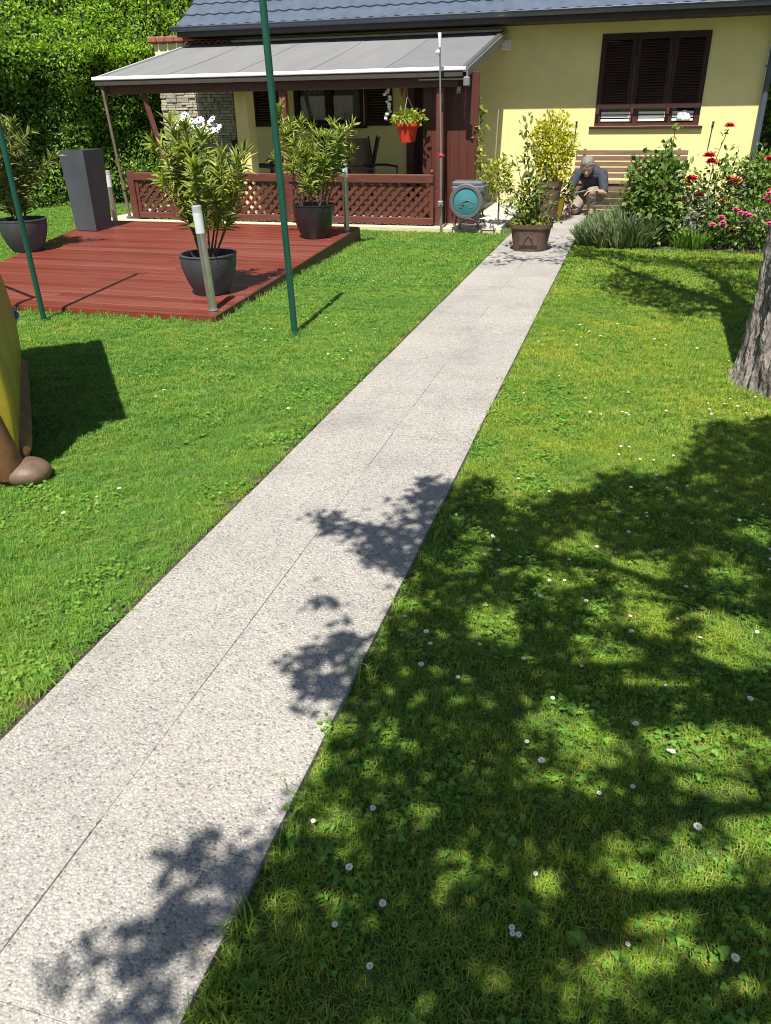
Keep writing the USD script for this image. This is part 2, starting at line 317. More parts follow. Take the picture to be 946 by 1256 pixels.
obj('tree_ring', trimesh.Trimesh(np.vstack([[1.03, 4.88, .004], np.c_[1.03 + rr_ * np.cos(q_), 4.88 + rr_ * np.sin(q_), np.full(60, .004)]]), [[0, 1 + i, 1 + (i + 1) % 60] for i in range(60)], process=False), 'soil', earth)
# paved strip and terrace base before the house
pav = thing('terrace', (-3, 12, 0), 'concrete terrace floor with cream kerb along the lattice fence', 'terrace', kind='structure')
obj('floor', box(-7.6, -1.62, 10.62, 13.8, -.1, .05), 'concrete', pav)
obj('kerb', box(-7.6, -1.58, 10.48, 10.617, -.1, .062, .006), 'concrete_edge', pav)
for k in range(11):
    obj('paving_slab', box(-1.6 + .4125 * k + .002, -1.6 + .4125 * k + .4105, 13.02, 13.4, -.03, .028 + R.uniform(-.002, .002), .004), 'washed_concrete', pav)
    obj('paving_slab', box(-1.6 + .4125 * k + .002, -1.6 + .4125 * k + .4105, 13.404, 13.795, -.03, .028 + R.uniform(-.002, .002), .004), 'washed_concrete', pav)
obj('flower_bed', trimesh.creation.extrude_polygon(Polygon([(-.6, 9.75), (.2, 9.62), (1.2, 9.5), (4, 9.3), (4, 13.0), (-.55, 13.0), (-.6, 11)]), .03, engine='earcut'), 'soil', label='dark soil of the flower bed below the roses', cat='flower bed', kind='structure')

# ------------------------------------------------------------------ deck
dk = thing('wooden_deck', (-4.7, 7.4, 0), 'low red-brown painted wooden deck carrying the potted oleanders', 'deck')
DSL = .115 / 4.2
def dz(y): return .055 + DSL * (y - 5.47)
def deck_right(y): return -3.03 - .16 * (y - 5.47) / 3.9
def deck_left(y): return -5.95 - 1.0 * (y - 5.47) / 3.9
y = 5.47; kk = 0
while y < 9.48:
    x0, x1 = deck_left(y + .07), deck_right(y + .07) - .012
    cuts = [x0, x1] if kk % 2 else [x0, x0 + (x1 - x0) * R.uniform(.35, .65), x1]
    for a, b in zip(cuts[:-1], cuts[1:]):
        pl = box(a + .0015, b - .0015, y, y + .143, -.028, R.uniform(-.0015, .0015), .004); v = np.array(pl.vertices); v[:, 2] += dz(v[:, 1]); pl.vertices = v
        obj('plank', pl, ('deck_paint', 'deck_paint_worn', 'deck_paint_faded')[int(R.choice(3, p=[.5, .3, .2]))], dk)
    y += .148; kk += 1
yend = y - .005
def board(a, b, t, z0, top):
    a, b = np.array(a, float), np.array(b, float); d = unit(b - a); nrm = np.array([-d[1], d[0]])
    e = trimesh.creation.extrude_polygon(Polygon([a, b, b + nrm * t, a + nrm * t]), 1.0, engine='earcut'); v = np.array(e.vertices)
    v[:, 2] = np.where(v[:, 2] > .5, dz(v[:, 1]) + top, z0); e.vertices = v; return e
obj('skirt_board', board((deck_right(5.45), 5.452), (deck_right(yend), yend), .024, -.02, -.004), 'deck_side', dk)
obj('skirt_board', board((deck_left(5.45), 5.444), (deck_right(5.45) - .026, 5.444), .024, -.02, -.005), 'deck_paint', dk)
obj('skirt_board', board((deck_left(yend), yend), (deck_left(5.47), 5.47), .024, -.02, -.006), 'deck_side', dk)
obj('joist', cat([board((x, 5.5), (x, 9.4), .05, -.02, -.034) for x in np.arange(-5.6, -3.4, .55)]), 'deck_side', dk)

# ------------------------------------------------------------------ house
hs = thing('yellow_house', (-2.5, 13.8, 0), 'small yellow rendered cottage with blue tile roof and brown louvred shutters', 'house')
WY = 13.8
win = sbox(-.71, 1.16, .82, 2.39); twin = sbox(-5.72, 1.22, -4.47, 2.30); tdoor = sbox(-3.66, .05, -2.74, 2.12)
wall = sbox(-6.72, .28, 1.62, 2.78).union(sbox(-6.72, 0, -3.66, .28)).difference(unary_union([win, twin, tdoor])).union(sbox(-2.74, .0, 1.62, .28)).difference(unary_union([tdoor]))
wm = wall_prism(wall, WY, WY + .3)
obj('wall', wm, 'stucco', hs)
obj('plinth', box(-2.70, 1.625, WY - .012, WY + .1, 0, .24, .003), 'stucco_base', hs)
obj('side_wall', box(1.32, 1.617, WY + .304, WY + 6, 0, 2.7), 'stucco', hs)
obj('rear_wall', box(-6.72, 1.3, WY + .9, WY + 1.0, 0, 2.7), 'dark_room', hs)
# right window with three louvred shutters pulled almost to the sill
wd = obj('window', cat([box(-.71, -.63, WY + .03, WY + .12, 1.16, 2.39), box(.74, .82, WY + .03, WY + .12, 1.16, 2.39), box(-.63, .74, WY + .03, WY + .12, 2.32, 2.39), box(-.63, .74, WY + .03, WY + .12, 1.16, 1.205),
                        box(-.16, -.075, WY + .035, WY + .115, 1.206, 2.318), box(.33, .415, WY + .035, WY + .115, 1.206, 2.318)]), 'brown_frame', hs)
obj('sill', box(-.78, .88, WY - .05, WY + .028, 1.125, 1.159, .006), 'brown_dark', wd)
for k, (a, b) in enumerate(((-.63, -.16), (-.075, .33), (.415, .74))):
    obj('pane', box(a, b, WY + .085, WY + .091, 1.206, 2.318), 'pane', wd)
    for q in range(3):
        obj('blind_slat', box(a + .01, b - .01, WY + .04, WY + .055, 1.225 + q * .05, 1.258 + q * .05, .003), 'white_plastic', wd)
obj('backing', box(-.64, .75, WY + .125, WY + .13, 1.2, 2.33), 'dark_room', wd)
obj('curtain_knot', cat([sphere((.58 + .05 * math.cos(a), WY + .022, 1.30 + .04 * math.sin(a)), .045, 2, (1, .35, .8)) for a in np.linspace(0, 2 * PI, 6)[:-1]] + [sphere((.64, WY + .022, 1.27), .05, 2, (1, .3, .8))]), 'white_plastic', wd)
for k, (a, b) in enumerate(((-.70, -.205), (-.195, .315), (.325, .81))):
    s = obj('shutter', cat([box(a, a + .06, WY - .028, WY + .004, 1.40, 2.37), box(b - .06, b, WY - .028, WY + .004, 1.40, 2.37), box(a + .06, b - .06, WY - .027, WY + .003, 2.30, 2.37), box(a + .06, b - .06, WY - .027, WY + .003, 1.40, 1.46)]), 'brown_dark', hs)
    lou = []
    for z in np.arange(1.475, 2.30, .036):
        l = box(a + .06, b - .06, -.02, .02, -.004, .004); l.apply_transform(trimesh.transformations.rotation_matrix(.75, [1, 0, 0])); l.apply_translation([0, WY - .012, z]); lou.append(l)
    obj('louvres', cat(lou), 'brown_dark', s, kind='stuff')
    obj('hinge', box(a + .005, a + .05, WY - .04, WY - .029, 1.32, 1.40, .004), 'brown_frame', s)
for x, z0, z1 in ((-.98, .78, 1.22), (1.02, .84, 1.2)):
    obj('shutter_stay', cat(tube([(x - .015, WY - .03, z0), (x + .005, WY - .03, z1)], .009, 6), tube([(x, WY, z1 - .02), (x, WY - .05, z1 - .02)], .007, 6), sphere((x + .005, WY - .03, z1), .02, 1)), 'iron', hs)
# terrace window and its shutters, door
tw = obj('window', cat([box(-5.72, -5.64, WY + .03, WY + .12, 1.22, 2.30), box(-4.55, -4.47, WY + .03, WY + .12, 1.22, 2.30), box(-5.64, -4.55, WY + .03, WY + .12, 2.22, 2.30), box(-5.64, -4.55, WY + .03, WY + .12, 1.22, 1.29), box(-5.16, -5.04, WY + .025, WY + .115, 1.29, 2.22)]), 'brown_dark', hs)
for a, b in ((-5.64, -5.16), (-5.04, -4.55)):
    obj('pane', box(a, b, WY + .07, WY + .076, 1.29, 2.22), 'pane', tw)
    cw = np.linspace(a, b, 40); cy = WY + .16 + .02 * np.sin(np.arange(40) * 1.7)
    cv = np.vstack([np.stack([cw, cy, np.full(40, 1.3)], 1), np.stack([cw, cy, np.full(40, 2.2)], 1)])
    obj('curtain', (cv, np.array([[i, i + 1, i + 41] for i in range(39)] + [[i, i + 41, i + 40] for i in range(39)])), 'curtain', tw, smooth=True)
obj('sill', box(-5.78, -4.41, WY - .07, WY + .02, 1.165, 1.217, .005), 'brown_dark', tw)
for a, b in ((-6.46, -5.99), (-4.44, -3.96)):
    s = obj('shutter', cat([box(a, a + .06, WY - .05, WY - .012, 1.2, 2.3), box(b - .06, b, WY - .05, WY - .012, 1.2, 2.3), box(a + .06, b - .06, WY - .049, WY - .013, 2.23, 2.3), box(a + .06, b - .06, WY - .049, WY - .013, 1.2, 1.27)]), 'brown_dark', hs)
    lou = []
    for z in np.arange(1.29, 2.22, .04):
        l = box(a + .06, b - .06, -.022, .022, -.004, .004); l.apply_transform(trimesh.transformations.rotation_matrix(.75, [1, 0, 0])); l.apply_translation([0, WY - .03, z]); lou.append(l)
    obj('louvres', cat(lou), 'brown_dark', s, kind='stuff')
dr = obj('door', cat([box(-3.62, -2.78, WY + .06, WY + .11, .06, 2.08)] + [box(-3.52, -2.88, WY + .045, WY + .06, a, b, .004) for a, b in ((.2, .9), (1.05, 1.95))]), 'brown_dark', hs)
obj('door_frame', cat([box(-3.72, -3.60, WY - .03, WY + .05, .05, 2.18), box(-2.80, -2.68, WY - .03, WY + .05, .05, 2.18), box(-3.60, -2.80, WY - .029, WY + .049, 2.08, 2.18)]), 'brown_frame', hs)
obj('handle', cat([tube([(-2.9, WY + .04, 1.02), (-2.9, WY - .01, 1.02), (-3.0, WY - .015, 1.02)], .011, 6)]), 'steel', dr)
# floodlight on the wall
fl = obj('floodlight', cat([box(-2.19, -2.05, WY - .16, WY - .09, 2.22, 2.35, .008), tube([(-2.12, WY, 2.29), (-2.12, WY - .1, 2.29)], .018, 8), box(-2.155, -2.085, WY - .012, WY + .002, 2.25, 2.33)]), 'white_metal', hs)
# roof: ribbed tiles in stepped courses
EY, EZ, SL = WY - .60, 2.66, math.radians(30)
RX0, RX1 = -7.45, 3.2
def tile(x0, y, w, l, rng):
    nx = 7; xs = np.linspace(0, 1, nx); prof = .018 * (np.cos((xs - .25) * 2 * PI) * .5 + .5) ** 1.5
    v = []; tops = []
    for s, lift in ((0, .022), (.5, .012), (1.03, 0)):
        for i in range(nx): v.append([x0 + xs[i] * w, s * l, prof[i] + lift])
    for i in range(nx): v.append([x0 + xs[i] * w, .004, prof[i] - .004])
    v = np.array(v); f = []
    for j in range(2):
        for i in range(nx - 1): a = j * nx + i; f += [[a, a + 1, a + nx + 1], [a, a + nx + 1, a + nx]]
    for i in range(nx - 1): a = 3 * nx + i; f += [[a, a + 1, i + 1], [a, i + 1, i]]
    Y = EY + (y + v[:, 1]) * math.cos(SL) - v[:, 2] * math.sin(SL); Z = EZ + (y + v[:, 1]) * math.sin(SL) + v[:, 2] * math.cos(SL)
    return trimesh.Trimesh(np.stack([v[:, 0], Y, Z], 1), f, process=False)
base = box(RX0, RX1, 0, 4.2, -.06, -.012)
bv = np.array(base.vertices); base.vertices = np.stack([bv[:, 0], EY + bv[:, 1] * math.cos(SL) - bv[:, 2] * math.sin(SL), EZ + bv[:, 1] * math.sin(SL) + bv[:, 2] * math.cos(SL)], 1)
rf = obj('roof', base, 'roof_blue', hs)
TW, TL = .205, .36; nT = int((RX1 - RX0) / TW)
far = []
for c in range(11):
    for i in range(nT):
        t = tile(RX0 + i * TW, c * TL, TW, TL, R)
        if c < 5: obj('roof_tile', t, 'roof_blue', rf, smooth=40)
        else: far.append(t)
obj('upper_roof_tiles', cat(far), 'roof_blue', rf, kind='stuff')
ang = np.linspace(PI, 2 * PI, 10); gp = np.vstack([np.stack([np.cos(ang) * .062, np.sin(ang) * .062], 1), np.stack([np.cos(ang[::-1]) * .055, np.sin(ang[::-1]) * .055 + .004], 1)])
gut = trimesh.creation.extrude_polygon(Polygon(gp), RX1 - RX0 + .1, engine='earcut'); gv = np.array(gut.vertices)
gut = trimesh.Trimesh(np.stack([RX0 - .05 + gv[:, 2], EY - .05 + gv[:, 0], EZ + .0 + gv[:, 1]], 1), np.array(gut.faces), process=False); gut.fix_normals()
obj('gutter', gut, 'gutter_blue', hs, smooth=30)
obj('gutter', tube([(RX0 - .05, EY - .112, EZ + .004), (RX1 + .05, EY - .112, EZ + .004)], .009, 8), 'gutter_blue', hs, smooth=True)
obj('fascia_board', box(RX0, RX1, EY + .012, EY + .036, EZ - .13, EZ - .02), 'fascia', hs)
obj('soffit', box(RX0, RX1, EY + .04, WY + .02, EZ - .125, EZ - .105), 'fascia', hs)
obj('downpipe', cat(tube([(1.66, WY - .06, .1), (1.66, WY - .06, 2.3), (1.66, WY - .3, 2.5), (1.66, EY - .05, EZ - .05)], .045, 12), [box(1.60, 1.72, WY - .11, WY + .0, z, z + .03) for z in (.6, 1.9)]), 'gutter_blue', hs, smooth=40)

# ------------------------------------------------------------------ awning
aw = thing('awning', (-4.8, 12.2, 0), 'long light grey fabric awning with white front bar over the terrace', 'awning')
AX0, AX1, AF, AB, AZF, AZB = -7.42, -2.13, 10.68, 13.62, 1.885, 2.46
npan = 5; xs = np.linspace(AX0 + .03, AX1 - .06, npan + 1)
def slant(x0, x1, off, th, f0=0.0, f1=1.0, nx=6, ny=14, sag=0.0):
    X, S = np.meshgrid(np.linspace(x0, x1, nx), np.linspace(f0, f1, ny), indexing='ij')
    Y = AF + (AB - AF) * S; Z = AZF + (AZB - AZF) * S + off - sag * np.sin(S * PI) * (0.6 + .4 * np.sin((X - AX0) * 2.1))
    top = np.stack([X, Y, Z], -1).reshape(-1, 3); bot = top - [0, 0, th]; f = []
    for i in range(nx - 1):
        for j in range(ny - 1):
            a = i * ny + j; f += [[a, a + ny, a + 1], [a + 1, a + ny, a + ny + 1]]
    f = np.array(f); n = len(top); per = [i * ny for i in range(nx)] + [(nx - 1) * ny + j for j in range(1, ny)] + [i * ny + ny - 1 for i in range(nx - 2, -1, -1)] + [j for j in range(ny - 2, 0, -1)]
    side = []
    for a, b in zip(per, per[1:] + per[:1]): side += [[a, a + n, b], [b, a + n, b + n]]
    return trimesh.Trimesh(np.vstack([top, bot]), np.vstack([f, f[:, ::-1] + n, side]), process=False)
for k in range(npan):
    obj('fabric_panel', slant(xs[k] + (.004 if k else 0), xs[k + 1], .0, .006, sag=.025), 'awning_dark' if k == npan - 1 else 'awning', aw)
for k in range(1, npan): obj('seam', slant(xs[k] - .006, xs[k] + .008, .005, .010, nx=2, sag=.025), 'awning', aw)
obj('front_bar', box(AX0, AX1, AF - .045, AF - .001, AZF - .022, AZF + .022, .008), 'white_metal', aw)
obj('valance', box(AX0 + .04, AX1 - .04, AF - .03, AF - .024, AZF - .085, AZF - .023), 'fascia', aw)
obj('side_rail', slant(AX1 - .055, AX1, .022, .06, nx=2), 'steel', aw); obj('side_rail', slant(AX0, AX0 + .026, .012, .04, nx=2), 'white_metal', aw)
obj('side_flashing', slant(AX1 + .001, AX1 + .02, -.005, .09, nx=2), 'grey_metal', aw)
obj('cassette', box(AX0, AX1, AB - .01, WY - .005, AZB - .06, AZB + .04, .012), 'grey_metal', aw)
obj('bracket', cat(box(AX1 - .03, AX1 + .05, AF - .04, AF + .02, AZF - .19, AZF - .09, .01), box(AX1 - .6, AX1 + .01, AF - .005, AF + .01, AZF - .12, AZF - .105)), 'grey_metal', aw)
lp = thing('awning_pole', (-7.25, 10.7, 0), 'thin rusty brown pole propping the left corner of the grey awning', 'pole')
obj('shaft', tube([(-7.20, 10.72, 0), (-7.31, 10.7, 1.86)], .022, 10), 'rust_metal', lp, smooth=True)
obj('sleeve', tube([(-7.218, 10.716, .45), (-7.226, 10.714, .58)], .033, 10), 'rust_metal', lp, smooth=30)
obj('foot', lathe([(.0, .06), (.05, .06), (.055, .075), (.025, .085), (.024, .11)], 14, (-7.205, 10.72, 0)), 'rust_metal', lp)

# ------------------------------------------------------------------ pergola frame and lattice
pg = thing('pergola', (-4.8, 10.8, 0), 'dark red-brown wooden beam on posts carrying the front of the awning', 'pergola')
obj('beam', box(-7.36, -2.26, 10.76, 10.86, 1.69, 1.84, .008), 'beam_wood', pg)
for x in (-4.62, -2.47):
    obj('post', box(x - .05, x + .05, 10.75 + .005, 10.85, .05, 1.688, .008), 'fence_wood', pg)
obj('brace', tube([(-6.74, 10.81, 1.70), (-6.62, 10.81, 1.2), (-6.50, 10.81, .6)], .045, 4), 'fence_wood', pg)
for x in np.linspace(-7.0, -2.6, 7): obj('rafter', slant(x - .03, x + .03, -.055, .08, f0=.045, f1=.985, nx=2, ny=4), 'beam_wood', pg)
lf = thing('lattice_fence', (-4.8, 10.72, 0), 'low red-brown lattice fence with diagonal slats along the terrace edge', 'fence')
LY = 10.70
for a, b in ((-7.00, -6.42), (-6.30, -4.67), (-4.57, -2.52)):
    obj('top_rail', box(a - .05 if a < -6.9 else a, b, LY - .045, LY + .045, .585, .69, .008), 'fence_wood', lf)
    obj('bottom_rail', box(a, b, LY - .03, LY + .03, .075, .155, .006), 'fence_wood', lf)
    for x in (a, b - .05): obj('stile', box(x, x + .05, LY - .025, LY + .025, .156, .584, .004), 'fence_wood', lf)
    reg = sbox(a + .05, .156, b - .05, .584); H = .43; sp = .128
    for s, yo in ((1, -.012), (-1, .0)):
        x = a - H
        while x < b + H:
            c0, c1 = (x, x + H) if s > 0 else (x + H, x)
            q = LineString([(c0 - .1 * s, .056), (c1 + .1 * s, .684)]).buffer(.0225, cap_style=2).intersection(reg)
            if not q.is_empty and q.area > 6e-4: obj('slat', wall_prism(q, LY + yo, LY + yo + .010), 'fence_wood', lf)
            x += sp
for x in (-7.06, -6.36): obj('post', box(x - .048, x + .058, LY - .05, LY + .05, .05, .71, .008), 'fence_wood', lf)
obj('finial', sphere((-2.55, LY, .72), .03, 2), 'fence_wood', lf)
ws = thing('wooden_screen', (-2.36, 11.0, 0), 'plain red-brown board screen beside the right post of the lattice', 'screen')
xx = np.linspace(-2.75, -2.02, 7)
for k in range(6): obj('board', box(xx[k] + .001, xx[k + 1] - .001, 11.0, 11.022 + .002 * (k % 2), .06, 1.86, .003), 'panel_wood', ws)
obj('frame', cat(box(-2.75, -2.02, 11.024, 11.06, .3, .38), box(-2.75, -2.02, 11.024, 11.06, 1.5, 1.58)), 'beam_wood', ws)
hk = thing('wall_hook_lamp', (-2.28, 10.96, 1.6), 'small brass hook plate high on the red-brown board screen', 'hook')
obj('plate', box(-2.31, -2.26, 10.985, 10.998, 1.62, 1.70, .004), 'steel', hk); obj('hook', tube([(-2.285, 10.985, 1.64), (-2.285, 10.94, 1.62), (-2.285, 10.93, 1.66)], .008, 6), 'steel', hk)
yp = thing('yellow_pillar', (-5.42, 11.25, 0), 'narrow yellow rendered pillar standing behind the lattice left of the dark shutter', 'pillar')
obj('shaft', box(-5.52, -5.33, 11.15, 11.4, .05, 1.90, .01), 'stucco', yp); obj('base', box(-5.55, -5.30, 11.12, 11.43, .05, .2, .01), 'stucco_base', yp)

# ------------------------------------------------------------------ stone barbecue chimney
bq = thing('stone_barbecue', (-7.45, 13.85, 0), 'stone-clad barbecue chimney with cream cap and red tile coping beside the house', 'barbecue')
obj('core', box(-8.12, -6.76, 13.64, 14.3, 0, 2.28), 'mortar', bq)
z = .06; k = 0
small = []
while z < 2.26:
    hgt = R.uniform(.035, .07); x = -8.14
    while x < -6.76:
        w = R.uniform(.10, .26); x1 = min(x + w, -6.74)
        b = box(x + .004, x1 - .004, 13.60 - R.uniform(0, .028), 13.66, z + .003, min(z + hgt, 2.28) - .003, .006)
        small.append((b, x)); x = x1
    z += hgt
big = [q for q in small if q[0].bounds[1][2] > .9]
keep = sorted(big, key=lambda q: -(q[0].bounds[1][0] - q[0].bounds[0][0]))[:220]
ids = {id(q[0]) for q in keep}
for b, x in keep: obj('stone', b, 'stone_clad' if R.random() < .7 else 'stone_clad_grey', bq)
obj('small_stones', cat([b for b, x in small if id(b) not in ids]), 'stone_clad', bq, kind='stuff')
obj('cap', box(-8.12, -7.56, 13.56, 14.3, 2.283, 2.48, .01), 'cream', bq)
for k in range(4): obj('coping_tile', box(-8.19 + k * .17, -8.025 + k * .17, 13.48, 14.35, 2.484, 2.58, .02), 'brick_red', bq)
for k in range(7):
    a = np.linspace(0, PI, 7); pts = np.stack([np.cos(a) * .06, np.sin(a) * .05], 1); pol = Polygon(np.vstack([pts, pts[::-1] * [.78, .7]])).buffer(0)
    e = trimesh.creation.extrude_polygon(pol, .8, engine='earcut'); v = np.array(e.vertices)
    obj('ridge_tile', trimesh.Trimesh(np.stack([-7.44 + k * .115 + v[:, 0], 13.5 + v[:, 2], 2.44 + v[:, 1] + .12 * v[:, 2]], 1), np.array(e.faces), process=False), 'brick_red', bq)
obj('ridge_bed', box(-7.5, -6.76, 13.6, 14.3, 2.283, 2.398), 'mortar', bq)

# ------------------------------------------------------------------ plants
def pot_round(t, c, d_top, d_base, h, m, ribs=0, soil='soil'):
    x, y, z = c; a, b = d_top / 2, d_base / 2
    s = np.linspace(0, 1, 12); prof = [(0, 0), (b * .96, 0)] + [(b + (a - b) * math.sin(q * PI / 2) ** .85, h * q) for q in s]
    prof += [(a + .006, h * .985), (a + .004, h + .004), (a - .022, h + .004), (a - .03, h - .05), (a - .04, h - .06)]
    b_ = lathe(prof, 40, (x, y, z))
    if ribs:
        v = np.array(b_.vertices); r = v[:, :2] - [x, y]; q = np.arctan2(r[:, 1], r[:, 0]); hh = (v[:, 2] - z) / h
        k = 1 + ribs * (np.sin(q * 17 + 4 * np.sin(q * 3)) * .6 + np.sin(q * 29 + hh * 5) * .4) * np.clip(hh * 3, 0, 1); v[:, :2] = [x, y] + r * k[:, None]; b_.vertices = v
    obj('pot', b_, m, t, smooth=35)
    obj('soil', lathe([(0, h - .045), (a * .5, h - .04), (a - .03, h - .055)], 24, (x, y, z)), soil, t)
def oleander(t, c, h, spread, stems, rng, m='oleander', lean=(0, 0), low=.3, L=.125, bare=False):
    parts, st = [], []
    for k in range(stems):
        q = k / stems * 2 * PI + rng.uniform(-.4, .4); sp = spread * rng.uniform(.15, 1.0); hh = h * rng.uniform(.72, 1.0) * (1 - .28 * sp / max(spread, .01))
        s = np.linspace(0, 1, 9)[:, None]
        p0 = np.array(c) + [math.cos(q) * .05, math.sin(q) * .05, 0]
        e = np.array([math.cos(q) * sp + lean[0], math.sin(q) * sp + lean[1], hh])
        pts = p0 + e * s + np.array([math.cos(q), math.sin(q), 0]) * (np.sin(s * PI) * .03) + rng.normal(size=(9, 3)) * .008 * s
        st.append(tube(pts, np.linspace(.010, .0035, 9), 5))
        branches = [(pts, low)]
        for j in range(rng.integers(1, 4)):
            i = rng.integers(3, 7); d = unit(np.array([rng.normal() * .8, rng.normal() * .8, 1.0])); ln = h * rng.uniform(.18, .36)
            bp = pts[i] + d * ln * np.linspace(0, 1, 6)[:, None]; st.append(tube(bp, np.linspace(.005, .003, 6), 4)); branches.append((bp, .15))
        for bp, lo in branches:
            tot = np.linalg.norm(np.diff(bp, axis=0), axis=1).sum(); n = max(4, int(tot * (1 - lo) / .024))
            for s_ in np.linspace(lo, 1.0, n):
                f = s_ * (len(bp) - 1); i = min(int(f), len(bp) - 2); p = bp[i] + (bp[i + 1] - bp[i]) * (f - i); ax = unit(bp[i + 1] - bp[i])
                nn = 3 if s_ < .97 else 7; q0 = rng.uniform(0, 2 * PI); x = unit(np.cross(ax, [.3, .2, .9])); y = np.cross(ax, x)
                q_ = q0 + np.arange(nn) * 2 * PI / nn; el = rng.uniform(.35, 1.0, nn) if s_ < .9 else rng.uniform(.8, 1.35, nn)
                D = (np.cos(q_)[:, None] * x + np.sin(q_)[:, None] * y) * np.cos(el)[:, None] + ax * np.sin(el)[:, None]
                parts.append(leaves(np.repeat(p[None], nn, 0), D, np.repeat(ax[None], nn, 0), L * rng.uniform(.7, 1.15, nn), .021 * rng.uniform(.8, 1.2, nn), rng, LANCE))
    mesh, r = join(parts)
    obj('stems', cat(st), 'twig', t); obj('foliage', mesh, m, t, kind='stuff', rnd=r)
def blob_leaves(c, rad, n, L, W, rng, tpl=DIAM, shell=.55, up=.35, lumps=6, seed=0):
    """Leaves through an uneven crown: radius by direction from noise, gaps where it is thin."""
    d = rand_dirs(n * 2, rng); k = .55 + .9 * meshkit.fbm(d * 1.6 + seed * 7.3, 3, seed)
    hole = meshkit.fbm(d * 3.1 + seed * 3.7 + 50, 2, seed + 5); keep = hole > .36
    s = shell + (1 - shell) * rng.random(n * 2) ** .6
    P = np.array(c) + d * (k * s)[:, None] * np.array(rad); P, d = P[keep][:n], d[keep][:n]
    D = unit(d * .8 + rng.normal(size=d.shape) * .55 + [0, 0, .12]); N = unit(d * .5 + [0, 0, up + .3] + rng.normal(size=d.shape) * .35)
    return leaves(P, D, N, L * rng.uniform(.65, 1.25, len(P)), W * rng.uniform(.7, 1.2, len(P)), rng, tpl)
def stem_lines(c, tips, r0, r1, rng, bow=.06):
    out = []
    for t_ in tips:
        s = np.linspace(0, 1, 7)[:, None]; p = np.array(c) + (np.array(t_) - c) * s + np.array([rng.normal(), rng.normal(), 0]) * bow * np.sin(s * PI); out.append(tube(p, np.linspace(r0, r1, 7), 5))
    return out

t = thing('potted_oleander', (-3.42, 6.14, dz(6.14)), 'bushy oleander in round grey pot at the front right corner of the deck', 'potted plant', 'oleanders in pots around the deck')
pot_round(t, (-3.42, 6.14, dz(6.14)), .48, .27, .33, 'grey_pot'); oleander(t, (-3.42, 6.14, dz(6.14) + .28), 1.08, .43, 11, np.random.default_rng(11), low=.30, L=.135)
t = thing('potted_oleander', (-3.50, 8.85, dz(8.85)), 'upright oleander in pot wrapped in black plastic near the lattice fence', 'potted plant', 'oleanders in pots around the deck')
pot_round(t, (-3.50, 8.85, dz(8.85)), .47, .30, .36, 'black_bag', ribs=.035)
oleander(t, (-3.60, 8.85, dz(8.85) + .33), 1.08, .14, 4, np.random.default_rng(12), low=.5, lean=(-.14, 0)); 
oleander(t, (-3.40, 8.85, dz(8.85) + .33), 1.08, .08, 4, np.random.default_rng(13), low=.35, lean=(.13, 0)); 
oleander(t, (-3.46, 8.78, dz(8.85) + .33), .58, .18, 4, np.random.default_rng(14), low=.35)
t = thing('potted_oleander', (-6.46, 7.55, dz(7.5)), 'tall pale oleander in wide grey pot at the left edge of the photo', 'potted plant', 'oleanders in pots around the deck')
pot_round(t, (-6.46, 7.55, dz(7.5)), .52, .31, .335, 'grey_pot'); oleander(t, (-6.48, 7.55, dz(7.5) + .3), 1.26, .20, 9, np.random.default_rng(15), 'oleander_dark', low=.1)

t = thing('tall_planter', (-6.56, 8.95, .15), 'tall square slate grey planter tapering to its base at the back of the deck', 'planter')
def frustum(c, base, top, z0, z1, rot):
    q = np.array([[-1, -1], [1, -1], [1, 1], [-1, 1]]) * .5; ca, sa = math.cos(rot), math.sin(rot); M = np.array([[ca, -sa], [sa, ca]])
    return np.vstack([np.c_[(q * base) @ M.T + c[:2], np.full(4, z0)], np.c_[(q * top) @ M.T + c[:2], np.full(4, z1)]])
c = np.array([-6.56, 8.95]); rot = math.radians(-4)
ro = frustum(c, .31, .37, dz(8.95) + .003, 1.075, rot)
outer = manifold3d.Manifold.hull_points(ro); inner = manifold3d.Manifold.hull_points(frustum(c, .27, .31, .92, 1.10, rot))
obj('shell', outer - inner, 'planter', t); obj('insert', manifold3d.Manifold.hull_points(frustum(c, .26, .30, .90, .925, rot)), 'black_plastic', t)

def bollard(loc, tilt, label):
    t = thing('bollard_light', loc, label, 'garden light', 'stainless bollard lights on the deck')
    x, y, z = loc; R_ = trimesh.transformations.rotation_matrix(tilt, [0, 1, 0], [x, y, z])
    def put(n, m_, mm, sm=30): m_.apply_transform(R_); obj(n, m_, mm, t, smooth=sm)
    put('tube', lathe([(0, 0), (.034, 0), (.034, .59), (0, .59)], 20, loc), 'steel'); put('ground_flange', lathe([(0, .001), (.05, .001), (.05, .008), (.0, .008)], 20, loc), 'steel')
    put('lens', lathe([(0, .591), (.036, .591), (.0375, .74), (0, .74)], 20, loc), 'lens'); put('cap', lathe([(0, .741), (.037, .741), (.038, .785), (.03, .792), (0, .792)], 20, loc), 'clear_plastic')
bollard((-3.13, 5.60, dz(5.6)), -.05, 'stainless bollard light with white lens at the front right deck corner')
bollard((-3.29, 9.37, dz(9.37)), .0, 'stainless bollard light at the back right corner of the deck beside lattice fence')
bollard((-6.70, 9.62, .0), .0, 'bollard light half hidden behind the tall grey planter')

